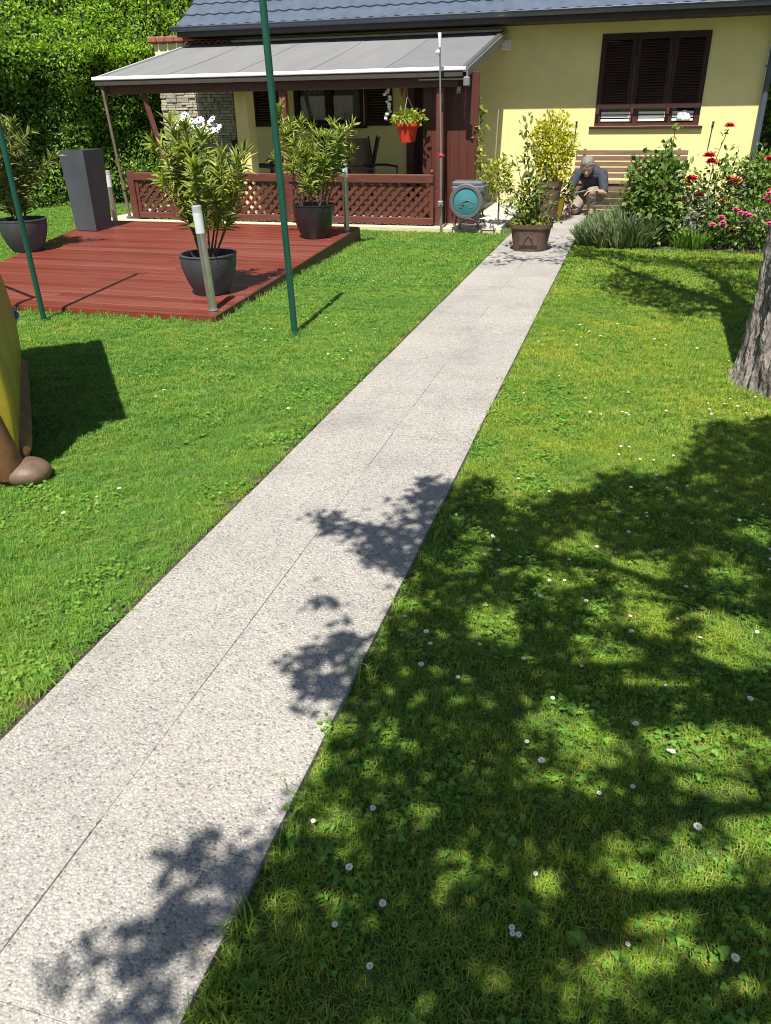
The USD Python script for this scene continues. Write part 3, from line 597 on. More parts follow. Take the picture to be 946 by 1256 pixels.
def green_pole(foot, top, r, label):
    t = thing('green_pole', foot, label, 'pole', 'green metal poles standing in the lawn')
    obj('shaft', tube([foot, top], r, 12), 'green_metal', t, smooth=True)
    obj('cap', sphere(top, r * 1.15, 1), 'black_plastic', t); obj('ground_sleeve', lathe([(0, -.02), (r * 1.5, -.02), (r * 1.5, .015), (0, .016)], 12, foot), 'green_metal', t)
green_pole((-2.27, 5.23, 0), (-2.34, 5.23, 2.45), .0235, 'tall dark green metal pole in the lawn by the deck corner')
green_pole((-4.41, 5.16, 0), (-4.45, 5.16, 2.75), .021, 'dark green metal pole at the left, before the deck front edge')
t = thing('clothes_line_post', (-4.86, 4.52, 0), 'green clothes line post with side arm whose shadow crosses the deck', 'post')
obj('shaft', tube([(-4.86, 4.52, 0), (-4.86, 4.52, 2.1)], .022, 8), 'green_metal', t); obj('arm', tube([(-4.84, 4.50, 2.08), (-5.55, 4.90, 2.08)], .02, 8), 'green_metal', t)

# shrubs in pots on the path
t = thing('potted_laurel', (-1.05, 9.25, .026), 'laurel shrub with lime shoots in a weathered brown tub on the path', 'potted plant')
c = np.array([-1.05, 9.25, .026])
def tub(t, c, w, wb, h, m, band=None):
    s = []
    for z, k in ((0, wb), (h * .86, w), (h * .861, w + .025), (h, w + .025), (h, w - .02), (h - .05, w - .03)):
        q = np.linspace(0, 2 * PI, 40, endpoint=False); r = (k / 2) / (np.abs(np.cos(q)) ** 3.2 + np.abs(np.sin(q)) ** 3.2) ** (1 / 3.2); s.append(np.stack([c[0] + r * np.cos(q), c[1] + r * np.sin(q), np.full(40, c[2] + z)], 1))
    v = np.vstack(s); f = []
    for i in range(len(s) - 1):
        for k in range(40): A, B = i * 40 + k, i * 40 + (k + 1) % 40; f += [[A, B, A + 40], [B, B + 40, A + 40]]
    obj('tub', trimesh.Trimesh(v, f, process=False), m, t, smooth=40); obj('soil', lathe([(0, h - .05), (w / 2 - .02, h - .06)], 24, c), 'soil', t)
tub(t, c, .44, .36, .285, 'brown_pot')
obj('relief_panel', cat(box(c[0] - .10, c[0] + .10, c[1] - .209, c[1] - .18, c[2] + .07, c[2] + .2, .004), tube([(c[0] - .05, c[1] - .212, c[2] + .09), (c[0] - .03, c[1] - .222, c[2] + .15), (c[0], c[1] - .215, c[2] + .18), (c[0] + .03, c[1] - .222, c[2] + .15), (c[0] + .05, c[1] - .212, c[2] + .09)], .008, 6)), 'brown_pot', t)
rg = np.random.default_rng(21)
tips = [c + np.array([x, y_, z]) for x, y_, z in ((-.14, 0, 1.35), (-.05, .1, 1.05), (-.2, -.1, .95), (.12, .05, .9), (-.27, .05, .7), (.25, -.05, .55), (-.3, 0, .42), (.32, 0, .36), (.0, -.1, .5), (-.18, -.15, .5), (.05, -.15, .75), (.2, .1, .7))]
ls = []
for tp in tips:
    d = tp - c; n = int(np.linalg.norm(d) * 46); s = .28 + .72 * rg.random(n); P = c + [0, 0, .2] + (d - [0, 0, .2]) * s[:, None] + rg.normal(size=(n, 3)) * .045
    ls.append(leaves(P, unit(rg.normal(size=(n, 3)) * .8 + d * .6), unit(rg.normal(size=(n, 3)) * .4 + [0, -.3, .8]), .075 * rg.uniform(.6, 1.2, n), .034, rg, OVAL))
me, rr = join(ls); obj('stems', cat(stem_lines(c + [0, 0, .2], tips, .009, .003, rg, .03)), 'twig', t); obj('foliage', me, 'laurel_leaf', t, kind='stuff', rnd=rr)
me, rr = join([blob_leaves(c + [-.03, -.05, .55], (.13, .12, .22), 180, .06, .03, rg, OVAL, seed=3), blob_leaves(c + [.0, .0, .26], (.2, .18, .09), 260, .06, .032, rg, OVAL, seed=4)]); obj('lime_shoots', me, 'lime_leaf', t, kind='stuff', rnd=rr)

t = thing('golden_shrub', (-1.12, 11.5, .026), 'golden yellow leaved shrub in a brown pot behind the laurel tub', 'potted plant')
c = np.array([-1.12, 11.5, .026]); tub(t, c, .36, .27, .54, 'brown_pot'); rg = np.random.default_rng(22)
me, rr = join([blob_leaves(c + [.05, 0, .90], (.29, .26, .44), 1900, .055, .03, rg, OVAL, shell=.25, seed=5), blob_leaves(c + [-.12, -.05, 1.02], (.14, .14, .28), 350, .05, .028, rg, OVAL, seed=6)])
obj('stems', cat(stem_lines(c + [0, 0, .45], [c + [x, y_, z] for x, y_, z in ((.15, 0, 1.25), (-.1, .05, 1.3), (.05, -.05, 1.1), (-.2, 0, 1.0), (.25, 0, 1.0))], .009, .003, rg)), 'twig', t); obj('foliage', me, 'golden_leaf', t, kind='stuff', rnd=rr)
t = thing('yellow_bucket', (-1.06, 11.85, .03), 'small bright yellow bucket on the path beside the kneeling person', 'bucket')
obj('body', lathe([(0, 0), (.11, 0), (.145, .26), (.155, .262), (.155, .285), (.14, .285), (.10, .02), (0, .02)], 24, (-1.06, 11.85, .027)), 'yellow_pot', t, smooth=35)
a = np.linspace(0, PI, 12); obj('bail', tube(np.stack([-1.06 + .15 * np.cos(a), 11.85 - .05 * np.sin(a), .29 - .09 * np.sin(a)], 1), .004, 6), 'grey_metal', t)
t = thing('low_potted_plant', (-1.05, 12.15, .026), 'dark low leafy plant beside the golden shrub near the yellow bucket', 'potted plant'); rg = np.random.default_rng(23)
pot_round(t, (-1.05, 12.15, .027), .24, .17, .2, 'terracotta'); me, rr = join([blob_leaves((-1.03, 12.12, .36), (.24, .2, .15), 240, .075, .035, rg, OVAL, seed=8)]); obj('foliage', me, 'laurel_leaf', t, kind='stuff', rnd=rr)

# standard rose by the reel and a vine on a cane
t = thing('lime_leaved_standard', (-1.66, 10.95, .0), 'slender little tree with lime green leaves right of the hose reel', 'small tree'); rg = np.random.default_rng(24)
obj('trunk', tube([(-1.69, 10.95, 0), (-1.69, 10.94, .35), (-1.71, 10.95, .7)], [.012, .010, .006], 7), 'twig', t)
me, rr = join([blob_leaves((-1.72, 10.95, .66), (.2, .17, .24), 420, .06, .034, rg, OVAL, shell=.3, seed=9), blob_leaves((-1.6, 10.95, .42), (.16, .1, .12), 90, .05, .03, rg, OVAL, seed=10)]); obj('crown', me, 'lime_leaf', t, kind='stuff', rnd=rr)
t = thing('climbing_plant', (-2.0, 11.05, .0), 'thin leafy climber rising on a cane before the yellow wall', 'plant'); rg = np.random.default_rng(25)
obj('cane', tube([(-1.95, 11.06, 0), (-2.01, 11.08, 1.5)], .008, 6), 'twig', t)
z = rg.random(150) * 1.35 + .2; P = np.stack([-1.96 - .04 * z + rg.normal(size=150) * .035, 11.05 + rg.normal(size=150) * .04, z], 1); P[:26, 0] -= .10 * rg.random(26) + .06; P[:26, 2] = 1.12 + rg.normal(size=26) * .05
me, rr = join([leaves(P, unit(rg.normal(size=(150, 3)) + [0, 0, -.3]), unit(rg.normal(size=(150, 3)) * .5 + [0, -.6, .5]), .075 * rg.uniform(.6, 1.2, 150), .045, rg, OVAL)]); obj('foliage', me, 'lime_leaf', t, kind='stuff', rnd=rr)

# hanging geranium pot, shell chime, ornament
t = thing('hanging_pot', (-2.92, 10.78, 1.2), 'red flower pot with trailing plant hanging from the wooden beam', 'hanging pot'); rg = np.random.default_rng(26)
c = np.array([-2.90, 10.78, 1.07])
obj('pot', lathe([(0, 0), (.095, 0), (.135, .185), (.15, .186), (.15, .225), (.13, .225), (.12, .16), (0, .16)], 28, c), 'red_pot', t, smooth=35)
obj('wires', cat([tube([c + [.14 * math.cos(q), .14 * math.sin(q), .22], (c[0], c[1], 1.60), (c[0], c[1] + .02, 1.70)], .003, 5) for q in (0.3, 2.4, 4.5)]), 'grey_metal', t)
me, rr = join([blob_leaves(c + [.0, 0, .28], (.22, .18, .10), 260, .06, .045, rg, OVAL, shell=.2, seed=12)]); obj('foliage', me, 'lime_leaf', t, kind='stuff', rnd=rr)
t = thing('shell_wind_chime', (-3.22, 10.9, 1.5), 'string of white shells hanging as wind chime left of the red pot', 'wind chime'); rg = np.random.default_rng(27)
obj('cord', tube([(-3.2, 10.9, 1.70), (-3.2, 10.9, 1.32)], .003, 5), 'tan_textile', t)
for k in range(13): obj('shell', sphere((-3.2 + rg.uniform(-.035, .035), 10.9 + rg.uniform(-.03, .03), 1.68 - k * .028), .026 * rg.uniform(.8, 1.3), 1, (1, .6, .8)), 'shell', t, smooth=True)
t = thing('wall_ornament', (-3.72, WY, 1.8), 'small red lizard ornament on the yellow wall beside the wind chime', 'ornament')
sp = np.array([(-3.80, WY - .02, 1.62), (-3.79, WY - .025, 1.72), (-3.77, WY - .03, 1.82), (-3.765, WY - .03, 1.90)])
obj('body', tube(sp, [.006, .022, .032, .02], 8), 'red_flower', t, smooth=True)
obj('limbs', cat([tube([(-3.775, WY - .03, z), (-3.775 + s * .05, WY - .03, z + .03), (-3.775 + s * .055, WY - .025, z - .01)], .007, 5) for s in (-1, 1) for z in (1.86, 1.76)]), 'red_flower', t)

# white flowering plant on a stand behind the big oleander
t = thing('white_flowering_plant', (-5.74, 10.4, .02), 'plant with a head of white daisy-like flowers before the stone barbecue', 'potted plant'); rg = np.random.default_rng(28)
c = np.array([-5.74, 10.4, .02]); pot_round(t, c, .3, .2, .62, 'terracotta')
def flower(p, nrm, r, m, parent, rng, petals=6, eye='yellow_eye', name='flower'):
    nrm = unit(nrm); x = unit(np.cross(nrm, [.3, .5, .8])); y = np.cross(nrm, x); q = np.arange(petals) * 2 * PI / petals + rng.uniform(0, 6)
    D = np.cos(q)[:, None] * x + np.sin(q)[:, None] * y + nrm * .25
    return leaves(np.repeat(np.array(p)[None], petals, 0), D, np.repeat(nrm[None], petals, 0), r, r * .75, rng, OVAL)
hd = []; ey = []; ste = []
for k in range(30):
    q = rg.uniform(0, 2 * PI); r = .33 * math.sqrt(rg.random()); p = c + [r * math.cos(q), r * .7 * math.sin(q), 1.37 + rg.normal() * .05 - r * .25]
    n = unit([rg.normal() * .4, -.8, .7]); fl_ = flower(p, n, .052, 'white_petal', t, rg, 8); hd.append((fl_[0], fl_[1])); ey.append(sphere(p + n * .01, .012, 1)); ste.append(p)
for v, f in hd: obj('flower', (v, f), 'white_petal', t)
obj('flower_eyes', cat(ey), 'black_plastic', t); obj('stems', cat(stem_lines(c + [0, 0, .6], ste[::2], .005, .003, rg)), 'stem_green', t)
me, rr = join([blob_leaves(c + [0, 0, 1.05], (.26, .2, .26), 300, .08, .025, rg, LANCE, shell=.2, seed=13)]); obj('foliage', me, 'oleander_dark', t, kind='stuff', rnd=rr)

# flower bed right of the path
t = thing('lavender_clump', (-.2, 9.95, 0), 'grey-green lavender clump spilling over the path edge before the bench', 'lavender'); rg = np.random.default_rng(31)
def tuft(cs, n, h, spread, W, rng, curve=.25):
    out = []
    for (x, y_, k) in cs:
        q = rng.uniform(0, 2 * PI, n); r = np.sqrt(rng.random(n)) * .16 * k; P = np.stack([x + r * np.cos(q), y_ + r * np.sin(q), np.zeros(n)], 1)
        D = unit(np.stack([np.cos(q) * spread * rng.random(n), np.sin(q) * spread * rng.random(n), np.ones(n)], 1) + rng.normal(size=(n, 3)) * .1)
        out.append(leaves(P, D, unit(rng.normal(size=(n, 3)) + [0, -.3, 0]), h * k * rng.uniform(.55, 1.1, n), W, rng, LANCE))
    return out
me, rr = join(tuft([(-.42, 9.75, .75), (-.25, 9.72, .9), (-.05, 9.7, 1.1), (.1, 9.78, 1.25), (-.30, 10.0, .85), (-.12, 9.98, 1.15), (-.34, 10.35, .8), (.08, 10.1, 1.35), (-.2, 10.5, .9), (-.3, 10.9, .8)], 620, .33, .8, .0048, rg)); obj('shoots', me, 'lavender', t, kind='stuff', rnd=rr)
t = thing('leafy_shrub', (.28, 9.85, 0), 'large mid green shrub with tall shoots in front of the bench', 'shrub'); rg = np.random.default_rng(32)
c = np.array([.24, 9.9, 0])
tips = [c + [x, y_, z] for x, y_, z in ((.12, 0, 1.22), (.1, .05, 1.15), (-.22, 0, .98), (.2, .1, .98), (-.1, .1, 1.0), (.32, 0, .9), (-.3, .05, .86))]
ls = [blob_leaves(c + [.02, 0, .62], (.36, .32, .36), 1250, .07, .045, rg, OVAL, shell=.3, seed=14), blob_leaves(c + [.05, -.1, .3], (.34, .28, .3), 800, .07, .045, rg, OVAL, shell=.3, seed=15)]
for tp in tips:
    n = 26; s = .5 + .52 * rg.random(n); P = c + (tp - c) * s[:, None] + rg.normal(size=(n, 3)) * .04; ls.append(leaves(P, unit(rg.normal(size=(n, 3)) + [0, 0, .2]), unit(rg.normal(size=(n, 3)) * .4 + [0, -.4, .8]), .085 * rg.uniform(.6, 1.2, n), .05, rg, OVAL))
me, rr = join(ls); obj('stems', cat(stem_lines(c, tips, .010, .004, rg)), 'stem_green', t); obj('foliage', me, 'rose_leaf', t, kind='stuff', rnd=rr)
t = thing('red_rose_bush', (.95, 10.0, 0), 'rose bush with red and coral blooms at the right house corner', 'rose bush'); rg = np.random.default_rng(33)
c = np.array([.95, 10.0, 0]); tips = [c + [x, y_, z] for x, y_, z in ((-.04, 0, 1.22), (-.18, .05, 1.0), (.1, 0, 1.02), (.25, .1, .95), (-.3, -.1, .8), (.35, -.1, .8), (-.05, -.15, .85), (.45, .1, 1.0))]
ls = [blob_leaves(c + [.0, 0, .5], (.42, .36, .42), 900, .06, .038, rg, OVAL, shell=.2, seed=16), blob_leaves(c + [.45, 0, .75], (.3, .3, .3), 500, .06, .04, rg, OVAL, shell=.2, seed=17)]
for tp in tips:
    n = 30; s = .45 + .55 * rg.random(n); P = c + (tp - c) * s[:, None] + rg.normal(size=(n, 3)) * .045; ls.append(leaves(P, unit(rg.normal(size=(n, 3)) + [0, 0, .2]), unit(rg.normal(size=(n, 3)) * .4 + [0, -.4, .8]), .06 * rg.uniform(.6, 1.2, n), .036, rg, OVAL))
me, rr = join(ls); obj('stems', cat(stem_lines(c, tips, .008, .004, rg)), 'stem_green', t); obj('foliage', me, 'rose_leaf', t, kind='stuff', rnd=rr)
def bloom(p, r, m, rng):
    out = []
    for lay, (k, e) in enumerate(((5, .15), (5, .6), (4, 1.05))):
        q = np.arange(k) * 2 * PI / k + lay * .6; D = np.stack([np.cos(q) * math.cos(e), np.sin(q) * math.cos(e) - .25, np.full(k, math.sin(e))], 1); out.append(leaves(np.repeat(np.array(p)[None], k, 0), D, np.repeat([[0, -.3, 1.]], k, 0) - D * .2, r * (1 - lay * .12), r * 1.1, rng, OVAL))
    v, f = join(out)[0]; return (v, f)
for x, y_, z, r, m_ in ((-.04, -.02, 1.24, .05, 'red_flower'), (-.2, -.1, .95, .06, 'red_flower'), (-.17, -.12, .89, .055, 'red_flower'), (.05, -.1, .72, .055, 'coral_flower'), (.12, -.12, .70, .05, 'red_flower'), (-.35, -.15, .72, .06, 'red_flower'), (-.37, -.15, .66, .05, 'coral_flower'), (-.42, -.2, .5, .05, 'coral_flower'), (-.52, -.15, .45, .045, 'coral_flower'), (-.25, -.2, .56, .05, 'red_flower'), (.42, -.1, .92, .05, 'red_flower'), (.5, -.1, .6, .055, 'coral_flower'), (.0, -.25, .5, .04, 'coral_flower'), (.16, -.3, .2, .045, 'red_flower')):
    obj('bloom', bloom(c + [x, y_, z], r * 1.35, m_, rg), m_, t)
t = thing('pink_flower_bush', (1.3, 9.7, 0), 'low bush with bright pink flowers in front of the red roses', 'flower bush'); rg = np.random.default_rng(34)
c = np.array([1.22, 9.72, 0]); me, rr = join([blob_leaves(c + [0, 0, .3], (.42, .3, .32), 1300, .055, .032, rg, OVAL, shell=.2, seed=18)]); obj('foliage', me, 'rose_leaf', t, kind='stuff', rnd=rr)
for x, z in ((-.15, .46), (-.1, .43), (-.05, .42), (.0, .40), (-.28, .38), (-.26, .33), (-.25, .29), (.12, .58), (.16, .54), (.14, .62), (.25, .5), (.3, .6), (-.35, .3), (.2, .33)):
    obj('bloom', bloom(c + [x, -.28 + rg.uniform(-.04, .04), z], .042, 'pink_flower', rg), 'pink_flower', t)
t = thing('silver_leaved_plant', (.85, 9.75, 0), 'silvery grey leaved plant between the leafy shrub and pink flowers', 'plant'); rg = np.random.default_rng(35)
me, rr = join([blob_leaves((.68, 9.8, .36), (.2, .2, .34), 360, .06, .026, rg, OVAL, shell=.2, seed=19), blob_leaves((1.15, 9.95, .62), (.18, .2, .2), 220, .055, .026, rg, OVAL, shell=.2, seed=20)]); obj('foliage', me, 'silver_leaf', t, kind='stuff', rnd=rr)
t = thing('grassy_perennial', (.72, 9.6, 0), 'light green narrow leaved perennial at the foot of the shrub', 'plant'); rg = np.random.default_rng(36)
me, rr = join(tuft([(.58, 9.70, .6), (.68, 9.66, .7), (.78, 9.68, .55)], 110, .40, .7, .014, rg)); obj('blades', me, 'weed_leaf', t, kind='stuff', rnd=rr)
t = thing('pale_variegated_shrub', (1.55, 10.9, 0), 'bright lime shrub behind the roses at the downpipe', 'shrub'); rg = np.random.default_rng(37)
me, rr = join([blob_leaves((1.5, 10.7, .62), (.3, .3, .34), 700, .06, .036, rg, OVAL, shell=.2, seed=21)]); obj('foliage', me, 'lime_leaf', t, kind='stuff', rnd=rr)

# hedges and shrubs behind
def hedge(name, a, b, prof, n, L, label, seed, split=2.0, core_in=.35, catn='hedge', group=None):
    a, b = np.array(a, float), np.array(b, float); d = unit(b - a); nrm = np.array([d[1], -d[0]]); ln = np.linalg.norm(b - a); rg = np.random.default_rng(seed)
    t = thing(name, (*((a + b) / 2), 0), label, catn, group)
    z, o = np.array([p[1] for p in prof]), np.array([p[0] for p in prof]); seg = np.r_[0, np.cumsum(np.hypot(np.diff(z), np.diff(o)))]
    def surf(u, s, lift=0.0):
        zz, oo = np.interp(s, seg, z), np.interp(s, seg, o); tz, to = np.interp(s + .05, seg, z) - np.interp(s - .05, seg, z), np.interp(s + .05, seg, o) - np.interp(s - .05, seg, o)
        nl = unit(np.stack([tz, -to], -1)); bump = (meshkit.fbm(np.stack([u * .9, s * .9, u * 0 + seed], -1), 4, seed) - .5) * 1.1 + (meshkit.fbm(np.stack([u * 3, s * 3, u * 0 + seed], -1), 2, seed) - .5) * .35
        oo = oo + nl[..., 0] * (bump + lift); zz = zz + nl[..., 1] * (bump + lift)
        P = np.stack([a[0] + d[0] * u + nrm[0] * oo, a[1] + d[1] * u + nrm[1] * oo, np.maximum(zz, 0)], -1)
        N = np.stack([nrm[0] * nl[..., 0], nrm[1] * nl[..., 0], nl[..., 1]], -1); return P, N, zz
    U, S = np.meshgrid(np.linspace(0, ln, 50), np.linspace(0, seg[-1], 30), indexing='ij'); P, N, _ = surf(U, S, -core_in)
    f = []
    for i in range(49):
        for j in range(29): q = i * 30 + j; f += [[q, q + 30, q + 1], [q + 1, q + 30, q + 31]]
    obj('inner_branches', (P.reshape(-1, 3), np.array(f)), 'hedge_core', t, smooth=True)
    u, s = rg.random(n) * ln, rg.random(n) * seg[-1]; P, N, zz = surf(u, s, 0); depth = rg.random(n) ** 2 * .45; P = P - N * depth[:, None]
    D = unit(N * .6 + rg.normal(size=(n, 3)) * .7 + [0, 0, .15]); NN = unit(N * .7 + rg.normal(size=(n, 3)) * .6 + [0, 0, .4])
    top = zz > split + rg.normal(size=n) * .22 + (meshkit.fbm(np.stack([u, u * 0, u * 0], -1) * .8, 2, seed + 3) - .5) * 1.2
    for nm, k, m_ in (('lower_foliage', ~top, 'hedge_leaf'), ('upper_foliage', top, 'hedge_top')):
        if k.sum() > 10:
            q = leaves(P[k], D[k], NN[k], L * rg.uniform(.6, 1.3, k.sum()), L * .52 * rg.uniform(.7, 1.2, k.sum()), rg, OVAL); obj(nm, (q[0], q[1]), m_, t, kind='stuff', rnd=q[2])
hedge('tall_hedge', (-12.6, 8.2), (-7.0, 16.0), [(0, 0), (0, 1.3), (.18, 1.9), (.55, 2.2), (.6, 2.45), (.2, 3.0), (-.4, 3.8), (-1.3, 4.8), (-2.5, 5.4)], 105000, .062, 'tall dense hedge, bright on top and dark below, behind the deck', 41, split=2.3)
hedge('dark_hedge', (1.72, 14.7), (6.2, 13.7), [(0, 0), (0, 1.2), (.1, 2.4), (-.5, 3.2), (-1.5, 3.6)], 7000, .085, 'dark green hedge beyond the right corner of the house', 42, split=9)

# ------------------------------------------------------------------ terrace furniture
def terrace_chair(loc, rot, label, frame='iron', fab='textilene'):
    t = thing('terrace_chair', loc, label, 'chair', 'chairs on the covered terrace')
    Rz = trimesh.transformations.rotation_matrix(rot, [0, 0, 1]); T = np.eye(4); T[:3, 3] = loc
    def put(n, m_, mm, sm=False): m_.apply_transform(Rz); m_.apply_transform(T); obj(n, m_, mm, t, smooth=sm)
    put('seat', box(-.23, .23, -.22, .24, .42, .445, .01), fab)
    bk = box(-.23, .23, -.012, .012, .0, .58, .01); bk.apply_transform(trimesh.transformations.rotation_matrix(-.22, [1, 0, 0])); bk.apply_translation([0, .24, .45]); put('backrest', bk, fab)
    for x in (-.25, .25):
        put('leg', tube([(x, -.24, 0), (x, -.22, .64)], .013, 8), frame); put('leg', tube([(x, .30, 0), (x, .23, .44), (x, .37, 1.04)], .013, 8), frame); put('armrest', tube([(x, -.24, .64), (x, 0, .66), (x, .3, .65)], .016, 8), frame)
terrace_chair((-3.72, 11.95, .05), 1.1, 'tan backed chair seen from the side below the wind chime', 'iron', 'tan_textile')
terrace_chair((-4.15, 12.3, .05), -1.2, 'dark chair at the table left of the tan backed chair')
terrace_chair((-5.55, 11.9, .05), 1.9, 'dark armchair behind the large oleander near the yellow pillar')
terrace_chair((-4.95, 13.0, .05), .1, 'dark chair behind the terrace table under the window')
t = thing('terrace_table', (-4.85, 12.25, .05), 'dark rectangular table on the covered terrace', 'table')
obj('top', box(-5.45, -4.25, 11.9, 12.65, .76, .79, .008), 'brown_dark', t)
for x in (-5.38, -4.32):
    for y_ in (11.97, 12.58): obj('leg', box(x - .025, x + .025, y_ - .025, y_ + .025, .05, .759), 'iron', t)

# ------------------------------------------------------------------ hose reel, stand, shower pole
t = thing('hose_reel', (-2.02, 10.55, 0), 'grey garden hose reel box with round teal disc on metal legs', 'hose reel')
hx, hy, hz = -2.02, 10.52, .40
def disc(r0, r1, y0, y1, n=36):
    e = lathe([(0, 0), (r0, 0), (r1, y1 - y0), (0, y1 - y0)], n); e.apply_transform(trimesh.transformations.rotation_matrix(PI / 2, [1, 0, 0])); e.apply_translation([hx, y1, hz]); return e
obj('drum', disc(.195, .205, hy - .14, hy + .14), 'grey_plastic', t, smooth=35)
e = lathe([(.15, 0), (.205, 0), (.215, .03), (.20, .045), (.165, .045), (.15, 0)], 36); e.apply_transform(trimesh.transformations.rotation_matrix(PI / 2, [1, 0, 0])); e.apply_translation([hx, hy - .14, hz]); obj('rim', e, 'grey_plastic', t, smooth=35)
e = lathe([(0, .05), (.06, .05), (.155, .028), (.168, .0), (0, 0)], 36); e.apply_transform(trimesh.transformations.rotation_matrix(PI / 2, [1, 0, 0])); e.apply_translation([hx, hy - .145, hz]); dsc = obj('disc', e, 'teal', t, smooth=50)
obj('disc_emblem', cat(tube([(hx - .09, hy - .185, hz - .03), (hx + .02, hy - .2, hz + .02), (hx + .12, hy - .178, hz - .02)], .008, 6), tube([(hx - .07, hy - .185, hz - .07), (hx + .09, hy - .185, hz - .06)], .008, 6), box(hx - .08, hx - .02, hy - .195, hy - .175, hz - .06, hz - .035)), 'grey_plastic', dsc)
obj('top_box', cat(box(hx - .20, hx + .20, hy - .12, hy + .14, hz + .17, hz + .235, .02), box(hx - .20, hx - .05, hy - .13, hy + .1, hz + .12, hz + .18, .015), box(hx + .06, hx + .22, hy - .13, hy + .1, hz + .10, hz + .19, .02)), 'grey_plastic', t)
for s in (-1, 1): obj('leg', tube([(hx + s * .17, hy - .1, hz - .08), (hx + s * .19, hy - .13, .16), (hx + s * .12, hy - .16, .075), (hx + s * .02, hy - .13, .068)], .009, 7), 'iron', t)
obj('leg', tube([(hx - .16, hy + .1, hz - .1), (hx - .2, hy + .15, .055)], .009, 7), 'iron', t); obj('leg', tube([(hx + .16, hy + .1, hz - .1), (hx + .2, hy + .15, .055)], .009, 7), 'iron', t)
a = np.linspace(-.3, PI + .3, 16); obj('hose_loop', tube(np.stack([hx + .05 + .13 * np.cos(a), np.full(16, hy - .18), .075 + .12 * np.sin(a).clip(0)], 1), .012, 8), 'black_plastic', t, smooth=True)
t = thing('plant_stand', (-1.72, 10.42, 0), 'small empty wrought iron plant stand at the lawn corner by the path', 'plant stand')
q = np.linspace(0, 2 * PI, 25); c = np.array([-1.74, 10.43])
for r, z in ((.10, .20), (.075, .10)): obj('ring', tube(np.stack([c[0] + r * np.cos(q), c[1] + r * np.sin(q), np.full(25, z)], 1), .006, 6), 'grey_metal', t)
for k in range(4):
    w = k * PI / 2 + .6; obj('leg', tube([(c[0] + .10 * math.cos(w), c[1] + .10 * math.sin(w), .2), (c[0] + .07 * math.cos(w), c[1] + .07 * math.sin(w), .10), (c[0] + .13 * math.cos(w), c[1] + .13 * math.sin(w), .0)], .006, 6), 'grey_metal', t)
for k in range(5):
    w = k * .314 * 2 * 2; obj('tray_bar', tube([(c[0] - .1 * math.cos(.3), c[1] - .08 + k * .04, .2), (c[0] + .1 * math.cos(.3), c[1] - .08 + k * .04, .2)], .004, 5), 'grey_metal', t)
t = thing('shower_pole', (-2.36, 10.5, 0), 'slim two-stage metal garden shower pole before the right lattice post', 'pole')
obj('lower_tube', tube([(-2.355, 10.44, -.02), (-2.375, 10.44, .95)], .017, 12), 'steel', t, smooth=True); obj('upper_tube', tube([(-2.375, 10.44, .95), (-2.41, 10.44, 2.12)], .011, 10), 'grey_metal', t, smooth=True)
obj('clamp', cat(sphere((-2.375, 10.44, .93), .03, 2, (1, 1, .8)), tube([(-2.40, 10.44, .93), (-2.33, 10.42, .93)], .014, 8)), 'red_flower', t)
obj('head', cat(tube([(-2.41, 10.44, 2.10), (-2.412, 10.43, 2.25)], [.016, .022], 10), sphere((-2.43, 10.42, 2.05), .028, 2)), 'white_plastic', t, smooth=True); obj('valve', cat(box(-2.40, -2.33, 10.40, 10.46, .33, .40, .008), tube([(-2.365, 10.40, .36), (-2.365, 10.34, .36)], .014, 8)), 'grey_metal', t)

# ------------------------------------------------------------------ bench
t = thing('garden_bench', (-.1, 13.3, .03), 'brown slatted wooden garden bench against the yellow wall', 'bench')
bx0, bx1, by = -.92, .72, 13.42
for k, z in enumerate((.455, .535, .615, .695, .775)): obj('back_slat', box(bx0, bx1, by + .0 + k * .012, by + .022 + k * .012, z, z + .066, .004), 'bench_wood', t)
for k in range(5): obj('seat_slat', box(bx0, bx1, by - .43 + k * .084, by - .36 + k * .084, .40, .424, .004), 'bench_wood', t)
obj('front_apron', box(bx0 + .06, bx1 - .06, by - .41, by - .39, .30, .398, .003), 'bench_wood', t)
for x in (bx0 + .1, bx1 - .16):
    for y_ in (by - .38, by - .02): obj('leg', box(x, x + .06, y_, y_ + .05, .03, .399, .004), 'bench_wood', t)
    obj('back_post', tube([(x + .03, by + .035, .40), (x + .03, by + .085, .86)], .024, 4), 'bench_wood', t)

# ------------------------------------------------------------------ kneeling person
def limb_solid(bones, refine=.014, smooth=8):
    M = None
    for (p, r, q, s) in bones:
        a = manifold3d.Manifold.sphere(r, 20).translate(list(map(float, p))); b = manifold3d.Manifold.sphere(s, 20).translate(list(map(float, q)))
        h = manifold3d.Manifold.batch_hull([a, b]); M = h if M is None else M + h
    mm = M.refine_to_length(refine).to_mesh(); t_ = trimesh.Trimesh(np.array(mm.vert_properties[:, :3]), np.array(mm.tri_verts)); trimesh.smoothing.filter_taubin(t_, iterations=smooth); return t_
O = np.array([-.635, 12.52, .027])
def pt(x, y_, z): return O + np.array([x, y_, z])
J = dict(pel=pt(.05, .30, .27), lhip=pt(-.06, .27, .26), rhip=pt(.15, .27, .26), belly=pt(.03, .20, .40), chest=pt(.0, .06, .53), neck=pt(-.015, -.07, .60), head=pt(-.035, -.165, .655),
         lsh=pt(-.19, .03, .535), rsh=pt(.19, .03, .535), lel=pt(-.255, -.10, .335), rel=pt(.235, -.10, .31), lwr=pt(-.245, -.23, .13), rwr=pt(.10, -.24, .335),
         lkn=pt(-.17, -.12, .075), lan=pt(-.12, .30, .07), rkn=pt(.06, -.21, .315), ran=pt(.08, -.12, .075), rto=pt(.085, -.27, .035), lto=pt(-.12, .38, .04))
hand_b = []
